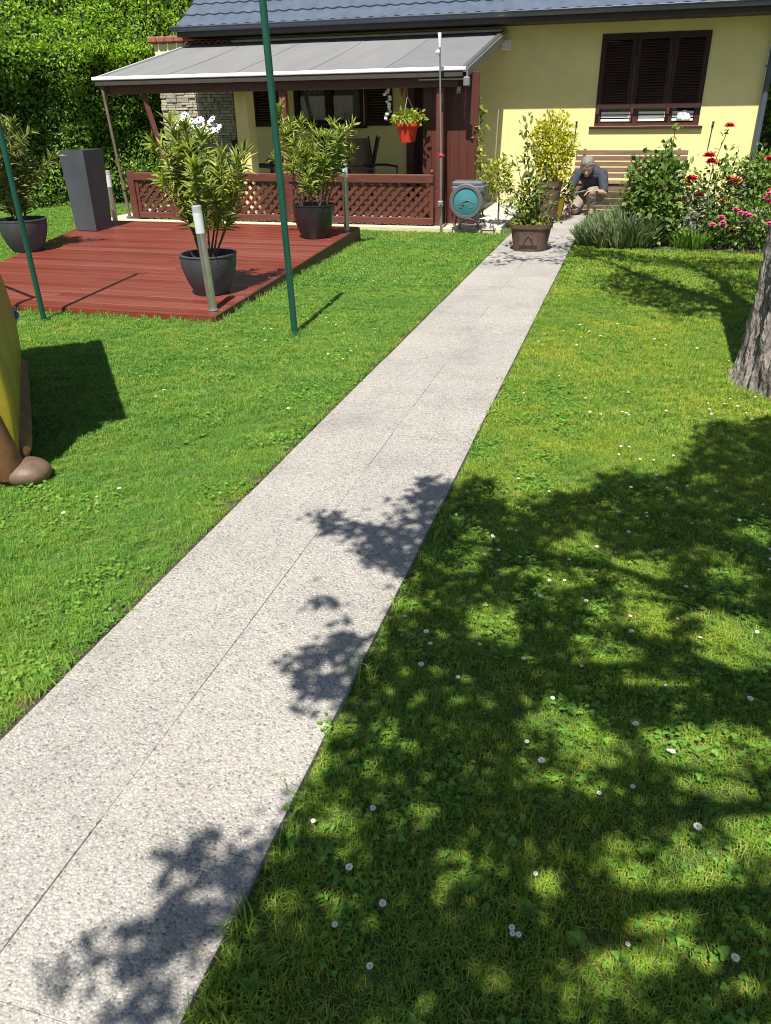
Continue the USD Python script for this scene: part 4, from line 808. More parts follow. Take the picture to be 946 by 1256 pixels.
def hand(w, d, n, side):
    """Palm, four unequal bent fingers and a thumb from the palm's side."""
    w, d, n = np.array(w), unit(d), unit(n); s = np.cross(d, n) * side; pm = w + d * .085
    b = [(w, .026, w + d * .03, .028)]
    for k in range(4): b.append((w + d * .03 + s * (.012 - .008 * k) * 1.2, .016, pm + s * (.030 - .020 * k), .0125))
    for k, ln in enumerate((.072, .082, .076, .058)):
        p0 = pm + s * (.030 - .020 * k); p1 = p0 + (d * .8 + n * .35) * ln * .5; p2 = p1 + (d * .45 + n * .8) * ln * .5; b += [(p0, .0105, p1, .0095), (p1, .0095, p2, .008)]
    p0 = w + d * .035 + s * .03; p1 = p0 + (s * .8 + d * .6) * .035; p2 = p1 + (d * .9 + n * .4) * .03; b += [(p0, .014, p1, .0115), (p1, .0115, p2, .009)]
    return b
skin_b = [(J['lsh'], .05, J['lel'], .042), (J['lel'], .041, J['lwr'], .027), (J['rsh'], .05, J['rel'], .042), (J['rel'], .041, J['rwr'], .027), (J['chest'], .10, J['belly'], .11), (J['belly'], .11, J['pel'], .12),
          (J['lsh'], .048, J['chest'] + [0, .03, 0], .07), (J['rsh'], .048, J['chest'] + [0, .03, 0], .07), (J['chest'], .075, J['neck'], .058), (J['neck'], .056, J['head'] + [0, .03, -.02], .062),
          (J['lhip'], .085, J['lkn'], .055), (J['rhip'], .085, J['rkn'], .055), (J['lkn'], .052, J['lan'], .035), (J['rkn'], .052, J['ran'], .036), (J['ran'], .036, J['rto'], .03), (J['lan'], .036, J['lto'], .03)]
skin_b += hand(J['lwr'], (.04, -.12, -1), (.1, -1, .1), 1) + hand(J['rwr'], (-.9, -.25, -.05), (.0, -.3, -1), -1)
# head: cranium, jaw, nose, brow, ears; it looks down towards the ground in front
hd_ = J['head']; fdir = unit(np.array([0, -.80, -.60])); udir = unit(np.array([0, -.60, .80])); sdir = np.array([1.0, 0, 0])
def H(s, f, u): return hd_ + sdir * s + fdir * f + udir * u
skin_b += [(H(0, -.02, .035), .088, H(0, .018, .03), .082), (H(0, .03, .0), .070, H(0, .058, -.085), .034), (H(-.035, .02, -.05), .04, H(.035, .02, -.05), .04), (H(0, .085, .012), .014, H(0, .112, -.028), .016), (H(-.035, .078, .03), .016, H(.035, .078, .03), .016),
           (H(-.086, -.012, .012), .014, H(-.090, -.012, -.03), .011), (H(.086, -.012, .012), .014, H(.090, -.012, -.03), .011), (H(-.018, .088, -.058), .013, H(.018, .088, -.058), .013)]
t = thing('person', O, 'person kneeling on the path end, grey hair, dark T-shirt and khaki trousers, head bent down', 'person')
body = limb_solid(skin_b, .010, 6); bod = obj('body', body, 'skin', t, smooth=True)
hair = limb_solid([(H(0, -.028, .045), .094, H(0, .012, .062), .080), (H(0, -.06, .0), .075, H(0, -.05, -.04), .06), (H(-.07, -.02, .03), .03, H(-.07, .02, .055), .022), (H(.07, -.02, .03), .03, H(.07, .02, .055), .022)], .009, 4)
hv = np.array(hair.vertices); hair.vertices = hv + unit(hv - hd_) * ((meshkit.fbm(hv * 70, 3, 2) - .5) * .022)[:, None]; obj('hair', hair, 'hair', bod, smooth=True)
for s in (-1, 1): obj('eye', sphere(H(s * .032, .086, .005), .011, 1, (1, .7, .5)), 'eye_dark', bod)
obj('mouth', tube([H(-.024, .098, -.066), H(0, .104, -.064), H(.024, .098, -.066)], [.003, .005, .003], 6), 'lip', bod)
el_l = J['lsh'] + (J['lel'] - J['lsh']) * .82; el_r = J['rsh'] + (J['rel'] - J['rsh']) * .85
shirt = limb_solid([(J['lsh'] + [.012, .01, 0], .076, el_l, .062), (J['rsh'] - [.012, -.01, 0], .076, el_r, .062), (J['lsh'] + [.05, .02, 0], .078, J['chest'] + [0, .04, .03], .13), (J['rsh'] - [.05, -.02, 0], .078, J['chest'] + [0, .04, .03], .13), (J['chest'], .135, J['belly'], .135), (J['belly'], .135, J['pel'] + [0, -.02, .06], .135), (J['chest'] + [0, .0, .02], .11, J['neck'] + [0, .02, -.015], .068)], .013, 8)
sv = np.array(shirt.vertices); shirt.vertices = sv + unit(sv - J['chest']) * ((meshkit.fbm(sv * [16, 16, 30], 3, 4) - .5) * .028)[:, None]; obj('shirt', shirt, 'shirt', bod, smooth=True)
tr_ = limb_solid([(J['pel'], .135, J['lhip'], .11), (J['pel'], .135, J['rhip'], .11), (J['lhip'], .112, J['lkn'] + [0, 0, .012], .078), (J['rhip'], .112, J['rkn'], .080), (J['lkn'] + [0, 0, .01], .076, J['lan'] + [0, -.04, .0], .058), (J['rkn'], .079, J['ran'] + [0, .0, .03], .062)], .013, 8)
tv = np.array(tr_.vertices); tv = tv + unit(tv - J['pel']) * ((meshkit.fbm(tv * [14, 14, 26], 3, 6) - .5) * .03)[:, None]; tv[:, 2] = np.maximum(tv[:, 2], .030); tr_.vertices = tv; obj('trousers', tr_, 'trousers', bod, smooth=True)
for a_, b_ in ((J['ran'], J['rto']), (J['lan'], J['lto'])):
    sh = limb_solid([(a_ + [0, .03, -.025], .042, b_ + [0, 0, .008], .040)], .012, 4); v = np.array(sh.vertices); v[:, 2] = np.maximum(v[:, 2], .029); sh.vertices = v; obj('shoe', sh, 'shoe', bod, smooth=True)
obj('wrist_watch', cat(lathe([(.033, -.012), (.036, -.012), (.036, .012), (.033, .012)], 16, J['rwr'] + (J['rel'] - J['rwr']) * .12)), 'black_plastic', bod)
t = thing('hand_tool', O + [-.02, -.24, .3], 'dark small tool held in the kneeling person\'s hand', 'tool')
obj('handle', tube([O + [-.10, -.30, .33], O + [-.02, -.28, .34], O + [.04, -.27, .335]], [.020, .024, .018], 10), 'black_plastic', t, smooth=True); obj('blade', tube([O + [-.20, -.32, .32], O + [-.10, -.30, .33]], [.006, .012], 6), 'iron', t)

# ------------------------------------------------------------------ plastic playhouse at the left edge
t = thing('plastic_playhouse', (-3.1, 2.7, 0), 'yellow and brown plastic playhouse at the left edge casting a dark shadow', 'playhouse')
A, B = np.array([-2.50, 2.60]), np.array([-3.50, 3.84]); d = unit(B - A); nl = np.array([-d[1], d[0]])   # nl points away to the left
def panel(p, q, z0, z1, th, lean, c=.03, n=9):
    p, q = np.array(p), np.array(q); dd = unit(q - p); no = np.array([-dd[1], dd[0]]); m_ = box(-.5, .5, -.5, .5, -.5, .5, .001); pts = []
    L_ = np.linalg.norm(q - p); b_ = manifold3d.Manifold.batch_hull([manifold3d.Manifold.sphere(c, 16).translate([x, y_, z]) for x in (c, L_ - c) for y_ in (0, th) for z in (z0 + c, z1 - c)]).refine_to_length(.06).to_mesh()
    v = np.array(b_.vert_properties[:, :3]); s = (v[:, 2] - z0) / (z1 - z0); off = v[:, 1] + lean * s + .11 * np.sin(np.clip(s, 0, 1) ** .8 * PI) * -1
    return trimesh.Trimesh(np.c_[p[0] + dd[0] * v[:, 0] + no[0] * off, p[1] + dd[1] * v[:, 0] + no[1] * off, v[:, 2]], np.array(b_.tri_verts))
HT = 1.42
A2, B2 = A + nl * .085, B + nl * .085
obj('side_wall', panel(A2 - nl * .02, B2 - nl * .02, .06, HT, .04, .20), 'toy_yellow', t, smooth=True)
C = A + nl * 1.5; E_ = B + nl * 1.5
obj('front_wall', panel(A + nl * .10 - d * .02, C, .10, HT, .04, .06), 'toy_yellow', t, smooth=True); obj('back_wall', panel(B + nl * .1, E_, .10, HT, .04, .06), 'toy_yellow', t, smooth=True); obj('far_wall', panel(C, E_, .10, HT, .04, .06), 'toy_yellow', t, smooth=True)
for p in (A, C, E_):
    obj('log_post', tube(np.array([(*(p + nl * .06), .04), (*(p + nl * .10), .3), (*(p + nl * .20), .8), (*(p + nl * .30), HT)]), [.07, .055, .05, .05], 14), 'toy_brown', t, smooth=True)
    obj('foot_stone', sphere((*(p - nl * .0), .045), .10, 3, (1.1, 1.0, .62)), 'toy_tan', t, smooth=True)
for k in range(3): obj('log_rail', tube([(*(A2 + nl * .02 + d * .1), .12 + k * .05), (*(B2 + nl * .05 - d * .05), .12 + k * .05)], .035, 12), 'toy_brown', t, smooth=True)
roof = trimesh.creation.extrude_polygon(Polygon([A - nl * .0 - d * .05, B + nl * .0 + d * .08, E_ + d * .08, C - d * .05]), .06, engine='earcut'); roof.apply_translation([0, 0, HT - .01]); obj('roof_edge', roof, 'toy_salmon', t)
obj('lower_band', panel(A2 + d * .03 + nl * .01, B2 - d * .03 + nl * .03, .05, .22, .02, .0), 'toy_brown', t, smooth=True)
obj('upper_band', panel(A2 + d * .06 + nl * .075, B2 - d * .06 + nl * .055, .74, 1.34, .02, .16), 'toy_salmon', t, smooth=True)
kp = np.array([-3.615, 3.84, .40]) + [.05, .02, 0]
obj('flower_knob', cat([sphere(kp + np.array([.04 * math.cos(w) * .8, .04 * math.cos(w) * .6, .04 * math.sin(w)]), .030, 1) for w in np.linspace(0, 2 * PI, 7)[:-1]]), 'toy_blue', t, smooth=True); obj('knob_centre', sphere(kp + [.045, -.01, -.01], .024, 1), 'black_plastic', t)

# ------------------------------------------------------------------ trees that shade the lawn
SUNXY = to_sun[:2] / to_sun[2]
SHADE_NEAR = [([(-0.81,1.0),(-0.75,1.08),(-0.67,1.11),(-0.6,0.92),(-0.6,1.7),(-0.61,1.58),(-0.7,1.54),(-0.78,1.57),(-0.86,1.69),(-0.83,1.69),(-0.82,1.65),(-0.76,1.88),(-0.67,1.93),(-0.6,1.9),(-0.6,1.77),(-0.59,2.27),(-0.72,2.25),(-0.84,2.4),(-0.94,2.42),(-1.1,2.63),(-1.04,2.64),(-0.87,2.56),(-0.74,2.65),(-0.8,2.89),(-0.73,3.03),(-0.58,3.08),(-0.57,3.04),(-0.48,3.21),(-0.29,2.89),(-0.1,3.1),(0.09,3.41),(0.24,3.31),(0.38,3.53),(0.49,4.1),(0.84,4.25),(1.03,4.12),(0.47,0.8),(0.1,0.58),(-0.6,0.46),(-0.59,0.68),(-0.6,0.77),(-0.6,0.64),(-0.72,0.61),(-0.82,0.69),(-0.8,0.73),(-0.88,0.73),(-0.85,0.82),(-0.82,0.76),(-0.78,0.77),(-0.83,0.84),(-0.91,0.85),(-0.84,0.93),(-0.89,0.96),(-0.88,0.99)],[[(0.49,2.84),(0.51,2.75),(0.59,2.73),(0.68,2.86),(0.66,2.95),(0.58,2.98),(0.52,2.93)],[(0.32,2.06),(0.34,1.99),(0.41,1.98),(0.49,2.12),(0.55,2.09),(0.6,2.14),(0.61,2.28),(0.54,2.29),(0.52,2.34),(0.45,2.36),(0.39,2.3),(0.38,2.15)],[(0.4,2.56),(0.43,2.5),(0.5,2.49),(0.56,2.52),(0.59,2.6),(0.57,2.66),(0.5,2.67),(0.43,2.63)],[(0.22,1.71),(0.28,1.51),(0.44,1.46),(0.4,1.42),(0.39,1.33),(0.33,1.37),(0.27,1.33),(0.27,1.24),(0.33,1.23),(0.4,1.31),(0.45,1.29),(0.5,1.33),(0.51,1.43),(0.47,1.46),(0.51,1.51),(0.44,1.58),(0.52,1.62),(0.52,1.68),(0.47,1.73),(0.4,1.72),(0.33,1.79),(0.26,1.77)],[(0.26,1.06),(0.29,1.01),(0.35,1.01),(0.38,0.95),(0.42,0.95),(0.47,1.01),(0.45,1.06),(0.38,1.06),(0.36,1.13),(0.31,1.13)],[(0.34,2.72),(0.35,2.67),(0.39,2.66),(0.44,2.73),(0.39,2.78)],[(0.18,1.9),(0.21,1.84),(0.27,1.83),(0.32,1.87),(0.34,1.93),(0.31,1.98),(0.26,2.0)],[(-0.14,2.55),(-0.05,2.46),(0.04,2.44),(0.11,2.49),(0.13,2.24),(0.18,2.21),(0.19,2.12),(0.28,2.14),(0.29,2.23),(0.24,2.26),(0.24,2.38),(0.3,2.49),(0.28,2.57),(0.2,2.59),(0.12,2.52),(0.1,2.62),(0.02,2.71),(-0.09,2.74),(-0.16,2.67)],[(0.13,1.21),(0.13,1.15),(0.18,1.12),(0.24,1.13),(0.28,1.17),(0.27,1.23),(0.22,1.26),(0.16,1.25)],[(0.11,0.93),(0.21,0.95),(0.2,1.04),(0.11,1.02)],[(-0.01,2.19),(0.05,2.13),(0.0,2.07),(0.03,2.0),(0.09,1.95),(0.18,1.95),(0.22,2.01),(0.2,2.08),(0.08,2.13),(0.14,2.2),(0.12,2.25),(0.05,2.26)],[(-0.15,1.62),(-0.09,1.57),(0.01,1.63),(0.04,1.5),(-0.02,1.5),(-0.06,1.42),(0.02,1.34),(0.07,1.39),(0.06,1.48),(0.12,1.49),(0.16,1.55),(0.15,1.63),(0.11,1.68),(0.05,1.68),(0.02,1.75),(-0.03,1.76)],[(-0.19,2.34),(-0.17,2.28),(-0.11,2.27),(-0.05,2.36),(-0.08,2.42),(-0.13,2.43)],[(-0.27,1.96),(-0.2,1.94),(-0.19,2.02),(-0.27,2.17),(-0.33,2.2),(-0.35,2.11)],[(-0.5,2.64),(-0.45,2.4),(-0.37,2.36),(-0.34,2.43),(-0.35,2.54),(-0.39,2.66),(-0.44,2.72)],[(-0.01,1.07),(0.06,1.09),(0.07,1.12),(-0.01,1.12)],[(-0.03,1.18),(0.02,1.18),(0.01,1.24),(-0.03,1.23)],[(-0.03,1.01),(0.0,1.02),(-0.0,1.06),(-0.03,1.05)],[(-0.08,1.07),(-0.05,1.08),(-0.06,1.11),(-0.08,1.1)],[(-0.21,1.21),(-0.17,1.22),(-0.2,1.28),(-0.22,1.26)],[(-0.25,0.79),(-0.2,0.81),(-0.21,0.87),(-0.27,0.85)],[(-0.3,0.76),(-0.28,0.8),(-0.32,0.83),(-0.34,0.79)],[(-0.33,1.23),(-0.29,1.27),(-0.31,1.3),(-0.38,1.28),(-0.39,1.24)],[(-0.32,1.04),(-0.3,1.08),(-0.34,1.11),(-0.35,1.07)],[(-0.44,0.97),(-0.4,0.98),(-0.42,1.02),(-0.45,1.01)],[(-0.45,1.14),(-0.41,1.15),(-0.46,1.23),(-0.47,1.2)],[(-0.51,1.11),(-0.48,1.08),(-0.5,1.21),(-0.58,1.35)],[(-0.65,0.69),(-0.67,0.72),(-0.69,0.71),(-0.68,0.68)],[(-0.63,0.75),(-0.65,0.78),(-0.68,0.77),(-0.67,0.74)],[(-0.73,0.9),(-0.74,0.93),(-0.81,0.92),(-0.8,0.9)]]),([(-0.83,1.95),(-0.92,1.96),(-0.86,2.0),(-0.8,2.13),(-0.76,2.14),(-0.75,2.03)],[])]
SHADE_FAR = [([(1.77,8.05),(1.46,6.28),(1.19,6.22),(1.12,6.78),(1.2,7.22),(1.12,7.3),(0.95,6.16),(0.9,6.15),(0.84,6.89),(0.76,6.69),(0.74,6.19),(0.68,6.59),(0.52,6.51),(0.4,6.31),(0.29,6.68),(0.07,6.72),(-0.24,7.86),(0.02,8.24),(0.24,8.09),(0.6,7.4),(0.85,7.34),(0.78,8.08),(0.84,8.42),(1.13,8.22),(1.2,7.81),(1.32,7.95)],[]),([(0.32,9.05),(0.84,9.07),(1.46,9.05),(1.38,8.47),(1.05,8.6),(0.8,8.48),(0.36,8.6),(0.11,8.62),(-0.13,8.88),(-0.48,8.88),(-0.7,9.82),(-0.14,9.28)],[])]
SHADE_POT = [([(-1.26,8.58),(-1.27,9.01),(-1.21,9.24),(-1.12,8.72),(-1.16,8.66),(-1.07,8.74),(-0.63,8.63),(-0.6,8.35),(-1.03,8.4),(-1.24,8.13),(-1.38,8.47)],[]),([(-0.62,10.08),(-0.67,9.13),(-0.83,9.1),(-0.86,9.78),(-0.69,10.47)],[])]
def polys(l): return unary_union([Polygon(a, b).buffer(0) for a, b in l])
def scatter(poly, sp, rng):
    x0, y0, x1, y1 = poly.bounds; out = []
    for x in np.arange(x0, x1, sp):
        for y_ in np.arange(y0, y1, sp):
            p = (x + rng.uniform(-.5, .5) * sp, y_ + rng.uniform(-.5, .5) * sp)
            if poly.contains(Point(p)): out.append(p)
    return np.array(out).reshape(-1, 2)
def canopy(G, z0, z1, n, cr, L, rng, seed):
    """Leaf sprays of a crown that stand between the shaded lawn G and the sun."""
    z = z0 + (z1 - z0) * meshkit.fbm(np.c_[G * .55, np.zeros(len(G))], 2, seed) + rng.normal(size=len(G)) * .12
    C = np.c_[G + SUNXY * z[:, None], z]
    k = np.repeat(np.arange(len(C)), n); P = C[k] + rng.normal(size=(len(k), 3)) * [cr, cr, cr * .7]
    D = unit(rng.normal(size=P.shape) * [1, 1, .5] + [0, 0, -.25]); N = unit(rng.normal(size=P.shape) * .45 + [0, 0, 1])
    return C, leaves(P, D, N, L * rng.uniform(.6, 1.2, len(P)), L * .58, rng, DIAM)
def limbs(root, C, rng, nmain, r0):
    """Main limbs to cluster centres, twigs to every spray."""
    out = []; idx = rng.choice(len(C), nmain, replace=False); cen = C[idx].copy()
    for _ in range(6):
        a = np.argmin(((C[:, None] - cen[None]) ** 2).sum(-1), 1); cen = np.array([C[a == k].mean(0) if (a == k).any() else cen[k] for k in range(nmain)])
    for k in range(nmain):
        e = cen[k] - [0, 0, .15]; s = np.linspace(0, 1, 9)[:, None]; p = np.array(root) + (e - root) * s + np.array([0, 0, .35]) * np.sin(s * PI) + rng.normal(size=(9, 3)) * .05 * np.sin(s * PI)
        out.append(tube(p, np.linspace(r0, .014, 9), 7))
        for j in np.where(a == k)[0][::2]:
            m_ = p[rng.integers(5, 9)]; q = np.linspace(0, 1, 4)[:, None]; out.append(tube(m_ + (C[j] - m_) * q + rng.normal(size=(4, 3)) * .02 * np.sin(q * PI), np.linspace(.010, .003, 4), 4, caps=False))
    return out
def trunk_mesh(c, h, r, rng, seed, lean=(0, 0), nz=170, nq=150):
    z = np.linspace(-.03, h, nz); q = np.linspace(0, 2 * PI, nq, endpoint=False); Q, Z = np.meshgrid(q, z)
    rr = r * (1 - .10 * Z / h) + r * (.24 + .16 * np.sin(Q * 4 + .6)) * np.exp(-np.clip(Z, 0, None) / .13) + r * .07 * np.sin(Q * 3 + 1) + r * .05 * np.sin(Q * 5 + Z)
    px = np.stack([np.cos(Q) * 3.2, np.sin(Q) * 3.2, Z * .9], -1)
    f1 = meshkit.fbm(np.stack([np.cos(Q) * 7.5 + .2 * np.sin(Z * 9), np.sin(Q) * 7.5, Z * 2.2], -1), 3, seed); ridge = 1 - np.abs(2 * f1 - 1)
    rr = rr + .085 * (ridge ** 1.5 - .55) * r / .3 + .02 * (meshkit.fbm(np.stack([np.cos(Q) * 16, np.sin(Q) * 16, Z * 11], -1), 2, seed + 4) - .5)
    v = np.stack([c[0] + lean[0] * Z + rr * np.cos(Q), c[1] + lean[1] * Z + rr * np.sin(Q), Z], -1).reshape(-1, 3); f = []
    i = np.arange(nz - 1)[:, None] * nq; k = np.arange(nq)[None]; A = (i + k).ravel(); B_ = (i + (k + 1) % nq).ravel()
    return trimesh.Trimesh(v, np.vstack([np.c_[A, B_, A + nq], np.c_[B_, B_ + nq, A + nq]]), process=False)
rg = np.random.default_rng(51)
t = thing('garden_tree', (1.0, 4.86, 0), 'old tree with thick furrowed grey bark trunk at the right edge of the lawn', 'tree')
obj('trunk', trunk_mesh((1.03, 4.88), 2.75, .27, rg, 3, (.02, .02)), 'bark', t, smooth=True)
G2 = scatter(polys(SHADE_FAR), .115, rg)
ext = scatter(Polygon([(1.5, 6.2), (3.2, 6.0), (3.4, 9.4), (1.6, 9.3)]), .2, rg); G2 = np.vstack([G2, ext, scatter(polys(SHADE_POT), .16, rg)])
C, fl_ = canopy(G2, 2.9, 4.2, 20, .075, .07, rg, 61)
root = np.array([1.08, 4.93, 2.6])
obj('limbs', cat(limbs(root, C, rg, 12, .085)), 'bark', t, smooth=True); obj('crown', (fl_[0], fl_[1]), 'tree_leaf', t, kind='stuff', rnd=fl_[2])
t = thing('shade_tree', (2.3, .6, 0), 'leafy tree outside the right edge whose crown dapples the near lawn and path', 'tree')
obj('trunk', trunk_mesh((2.3, .6), 2.2, .17, rg, 9, (.02, .0), 60, 50), 'bark', t, smooth=True)
G1 = scatter(polys(SHADE_NEAR).buffer(-.012), .070, rg); ext = scatter(Polygon([(1.0, -.6), (2.6, -.4), (3.0, 4.2), (1.05, 4.2)]), .17, rg); G1 = np.vstack([G1, ext])
C, fl_ = canopy(G1, 2.5, 3.2, 26, .032, .052, rg, 62)
obj('limbs', cat(limbs(np.array([2.33, .6, 2.1]), C, rg, 16, .06)), 'bark', t, smooth=True); obj('crown', (fl_[0], fl_[1]), 'tree_leaf', t, kind='stuff', rnd=fl_[2])

# ------------------------------------------------------------------ lawn: mown grass, clover and daisies
TILE = .25
def blades(n, h, w, rng, size=TILE, bend=.9):
    x, y_ = rng.uniform(-size / 2, size / 2, (2, n)); q = rng.uniform(0, 2 * PI, n); cl = meshkit.fbm(np.c_[x * 22 + rng.uniform(0, 99), y_ * 22, 0 * x], 3, 5); hh = h * rng.uniform(.45, 1.1, n) * np.clip(.35 + 1.3 * cl, .3, 1.5); w = w * np.where(cl < .36, .55, 1.0); lean = bend * 1.35 * rng.random(n) ** .9
    dx, dy = np.cos(q), np.sin(q); s = np.stack([-dy, dx, 0 * q], 1) * (w * rng.uniform(.6, 1.2, n) / 2)[:, None]
    p0 = np.stack([x, y_, np.zeros(n) - .004], 1); p1 = p0 + np.stack([dx * lean * .35, dy * lean * .35, np.ones(n) * .62], 1) * hh[:, None]; p2 = p0 + np.stack([dx * lean * 1.15, dy * lean * 1.15, 1 - .45 * lean], 1) * hh[:, None]
    v = np.stack([p0 - s, p0 + s, p1 - s * .8, p1 + s * .8, p2], 1); f = np.array([[0, 1, 3], [0, 3, 2], [2, 3, 4]])
    return v.reshape(-1, 3), (f[None] + 5 * np.arange(n)[:, None, None]).reshape(-1, 3), np.repeat(rng.random(n), 5)
def trefoils(n, h, r, rng, size=TILE):
    """Clover: three rounded leaflets on a thin stalk."""
    vs, fs, rs, o = [], [], [], 0
    cl = rng.uniform(-size / 2, size / 2, (max(2, n // 14), 2)); P = cl[rng.integers(0, len(cl), n)] + rng.normal(size=(n, 2)) * .035
    P = np.clip(P, -size / 2 - .01, size / 2 + .01)
    parts = []
    for k in range(3):
        q = rng.uniform(0, 2 * PI, n) if k == 0 else q + 2 * PI / 3
        if k == 0: z = h * rng.uniform(.5, 1.1, n); tl = rng.normal(size=(n, 3)) * .28; rad = r * rng.uniform(.6, 1.25, n); rv = rng.random(n)
        N = unit(tl + [0, 0, 1]); D = np.stack([np.cos(q), np.sin(q), .12 + 0 * q], 1); D = unit(D - N * (D * N).sum(1, keepdims=True) * .9)
        v, f, _ = leaves(np.c_[P, z], D, N, rad * 1.25, rad * 1.3, rng, OVAL); parts.append((v, f, np.repeat(rv, len(OVAL[0]))))
    return parts
def weed(n, rng):
    """Flat rosettes of broader leaves."""
    parts = []
    for k in range(n):
        p = np.r_[rng.uniform(-TILE / 2, TILE / 2, 2), .012]; m_ = rng.integers(5, 9); q = np.arange(m_) * 2 * PI / m_ + rng.normal(size=m_) * .2
        parts.append(leaves(np.repeat(p[None], m_, 0), np.stack([np.cos(q), np.sin(q), rng.uniform(.25, .8, m_)], 1), np.repeat([[0, 0, 1.]], m_, 0), .036 * rng.uniform(.5, 1.0, m_), .017, rng, OVAL))
    return parts
rg = np.random.default_rng(71)
left_lawn = Polygon([(-12, .2), (PX0 - .028, .2), (PX0 - .028, 10.46), (-12, 10.46)]).difference(Polygon([(deck_left(5.4), 5.43), (deck_right(5.4) + .03, 5.43), (deck_right(9.5) + .03, 9.53), (deck_left(9.5), 9.53)]).buffer(.01))
left_lawn = left_lawn.union(Polygon([(-12.5, 7), (-7.7, 7), (-7.7, 12.5), (-12.5, 12.5)]))
right_lawn = Polygon([(PX1 + .012, .2), (4, .2), (4, 9.35), (1.2, 9.5), (.2, 9.6), (PX1 + .012, 9.8)]).difference(Point(1.03, 4.88).buffer(.33))
LODS = {0: [], 1: [], 2: [], 'clover': [], 'weed': []}
def visible(x, y_):
    d = np.array([x, y_, 0.03]) - CAM; z = d @ fwd
    if z < .15: return False
    return abs(d @ right / z) < .5 + .9 / z + .06 and abs(d @ up / z) < .665 + .7 / z
for poly in (left_lawn, right_lawn):
    x0, y0, x1, y1 = poly.bounds
    for x in np.arange(x0 + TILE / 2 if poly is right_lawn else x1 - TILE / 2 - TILE * int((x1 - x0) / TILE), x1, TILE):
        for y_ in np.arange(y0, y1, TILE):
            if not visible(x, y_): continue
            tile_ = sbox(x - TILE / 2, y_ - TILE / 2, x + TILE / 2, y_ + TILE / 2)
            if not poly.intersects(tile_): continue
            dist = math.hypot(x, y_, 1.5); lod = 0 if dist < 4.2 else 1 if dist < 7.5 else 2
            ins = poly.contains(tile_.buffer(-.012))
            if ins: LODS[lod].append((x, y_, rg.integers(0, 4) * 90, rg.uniform(.82, 1.15)))
            elif poly.intersection(tile_).area > .002:                    # at an edge: smaller patches that stay inside
                for sx in (-.375, -.125, .125, .375):
                    for sy in (-.375, -.125, .125, .375):
                        q = sbox(x + (sx - .125) * TILE, y_ + (sy - .125) * TILE, x + (sx + .125) * TILE, y_ + (sy + .125) * TILE)
                        if poly.contains(q.centroid) and poly.intersection(q).area > .6 * q.area and not (poly is left_lawn and q.bounds[2] > PX0 - .085 and x > -1.7 and meshkit.noise(np.array([x * 31, (y_ + sy * TILE) * 7.0, sx * 9])) > .60): LODS[lod].append((x + sx * TILE, y_ + sy * TILE, rg.integers(0, 4) * 90, -rg.uniform(.82, 1.15)))
            cn = meshkit.fbm(np.array([x * .9 + 3, y_ * .9, 1.0]), 3, 9); near_left = x < 0 and x > -3.4 and y_ < 4.5; near_right = x > -.7 and y_ < 3.2
            pc = (.7 if cn > .47 else .2) if near_left else (.8 if cn > .45 else .35) if near_right else (.15 if cn > .5 else .04)
            if ins and dist < 9 and rg.random() < pc: LODS['clover'].append((x, y_, rg.uniform(0, 360), rg.uniform(.8, 1.1)))
            if ins and dist < 6 and rg.random() < (.3 if near_right else .12): LODS['weed'].append((x, y_, rg.uniform(0, 360), rg.uniform(.7, 1.1)))
def instancer(name, protos, items, m_, label, catn):
    pi = UsdGeom.PointInstancer.Define(stage, '/World/' + name); tg = []
    for k, (v, f, r) in enumerate(protos):
        path = f'/World/{name}/patch_{k:03d}'; mm = usdkit.mesh(stage, path, (v, f), LOOKS[m_])
        UsdGeom.PrimvarsAPI(mm).CreatePrimvar('rnd', Sdf.ValueTypeNames.FloatArray, 'vertex').Set(Vt.FloatArray.FromNumpy(r.astype(np.float32))); tg.append(path)
    pi.CreatePrototypesRel().SetTargets([Sdf.Path(x) for x in tg])
    n = len(items); half = len(protos) // 2 if any(s < 0 for *_, s in items) else len(protos)
    ids = [int(rg.integers(half, len(protos)) if s < 0 else rg.integers(0, half)) for *_, s in items]
    pi.CreateProtoIndicesAttr(Vt.IntArray(ids)); pi.CreatePositionsAttr(Vt.Vec3fArray([Gf.Vec3f(float(x), float(y_), 0) for x, y_, *_ in items]))
    pi.CreateOrientationsAttr(Vt.QuathArray([Gf.Quath(math.cos(math.radians(a) / 2), 0, 0, math.sin(math.radians(a) / 2)) for _, _, a, _ in items]))
    pi.CreateScalesAttr(Vt.Vec3fArray([Gf.Vec3f(1, 1, abs(float(s))) for *_, s in items]))
    tag(pi, label, catn, kind='stuff')
SPEC = {0: (3300, .031, .0029), 1: (2000, .033, .0042), 2: (750, .038, .0085)}
for k, nm, lb in ((0, 'near_grass', 'mown green grass of the lawn nearest to the viewer'), (1, 'middle_grass', 'mown green grass in the middle of the lawn'), (2, 'far_grass', 'mown green grass of the lawn near deck and house')):
    n, h, w = SPEC[k]; pr = [blades(n, h, w, rg) for _ in range(4)] + [blades(max(20, n // 16), h, w, rg, TILE / 4, .35) for _ in range(4)]
    if LODS[k]: instancer(nm, pr, LODS[k], 'grass_blade', lb, 'grass')
instancer('clover', [(a[0], a[1], b) for a, b in [join(trefoils(110, .029, .0072, rg)) for _ in range(5)]], LODS['clover'], 'clover_leaf', 'patches of white clover leaves growing among the grass', 'clover')
instancer('broad_leaved_weeds', [(a[0], a[1], b) for a, b in [join(weed(2, rg)) for _ in range(4)]], LODS['weed'], 'weed_leaf', 'broad leaved weeds growing among the grass', 'weeds')
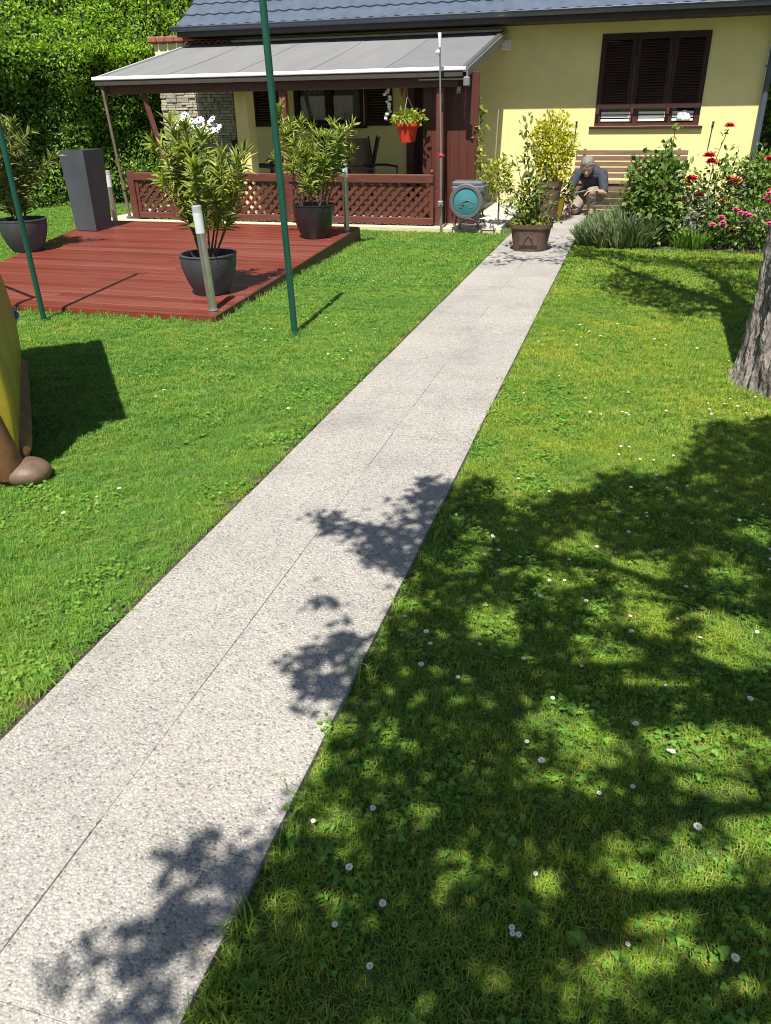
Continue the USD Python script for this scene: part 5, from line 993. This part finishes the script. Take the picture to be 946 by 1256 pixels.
# daisies and clover heads: one built, the rest copies
def white_head(rng, r):
    t = thing('white_flower', (0, 0, 0), 'small white daisy or clover head standing in the lawn', 'flower', 'small white flowers dotted over the lawn'); n = np.array([0, -.15, 1.0])
    f1 = flower((0, 0, .052), n, r, 'white_petal', t, rng, 10); obj('petals', (f1[0], f1[1]), 'white_petal', t); obj('eye', sphere((0, 0, .054), r * .33, 1, (1, 1, .6)), 'yellow_eye', t); obj('stalk', tube([(0, 0, 0), (.003, 0, .05)], .0012, 4), 'stem_green', t); return t
w0 = white_head(rg, .0105)
spots = []
def put_spots(n, poly, rng, clus=.5):
    x0, y0, x1, y1 = poly.bounds; k = 0; c_ = None
    while k < n:
        if c_ is None or rng.random() > clus: p = np.array([rng.uniform(x0, x1), rng.uniform(y0, y1)]); c_ = p
        else: p = c_ + rng.normal(size=2) * .14
        if poly.contains(Point(p)): spots.append(p); k += 1
put_spots(70, right_lawn.intersection(Polygon([(-.55, .55), (.3, .55), (.75, 3.4), (-.55, 3.0)])), rg, .35)
put_spots(55, right_lawn.intersection(Polygon([(-.55, 2.6), (.8, 2.6), (1.0, 4.6), (1.4, 7.5), (-.5, 6)])), rg, .6)
put_spots(40, left_lawn.intersection(Polygon([(-1.47, 1.4), (-1.47, 9), (-2.4, 9), (-3, 4.6), (-2.4, 3.4), (-2.3, 1.6)])), rg, .45)
for k, p in enumerate(spots):
    sc = rg.uniform(.5, .95)
    if k == 0: UsdGeom.Xformable(stage.GetPrimAtPath(w0)).GetOrderedXformOps()[0].Set(Gf.Vec3d(float(p[0]), float(p[1]), 0))
    else: copy_of(w0, 'white_flower', (p[0], p[1], 0), rg.uniform(-60, 60), sc)

# longer untrimmed tufts round the trunk, poles and along deck and bed
tuf = []
for w in np.linspace(0, 2 * PI, 46): tuf.append((1.03 + .37 * math.cos(w) + rg.normal() * .03, 4.88 + .37 * math.sin(w) + rg.normal() * .03))
for x in np.arange(-5.4, -3.05, .07): tuf.append((x + rg.normal() * .03, 5.405 + rg.normal() * .012))
for y_ in np.arange(5.5, 9.4, .07): tuf.append((deck_right(y_) + .05 + rg.normal() * .012, y_))
for y_ in np.arange(.6, 10, .09):
    if rg.random() < .5: tuf.append((PX1 + .03 + rg.normal() * .01, y_))
    if rg.random() < .35: tuf.append((PX0 - .05 + rg.normal() * .012, y_))
for x in np.arange(-.5, 1.6, .06): tuf.append((x, 9.68 - .1 * x + rg.normal() * .03))
for p in ((-2.27, 5.23), (-4.42, 5.0)): tuf += [(p[0] + rg.normal() * .05, p[1] + rg.normal() * .05) for _ in range(8)]
parts = []
for x, y_ in tuf:
    v, f, r = blades(26, .062, .0042, rg, .06, 1.0); parts.append((v + [x, y_, 0], f, r))
me, rr = join(parts); obj('long_grass_tufts', me, 'grass_blade', label='longer uncut grass tufts at the path, deck and trunk edges', cat='grass', kind='stuff', rnd=rr)
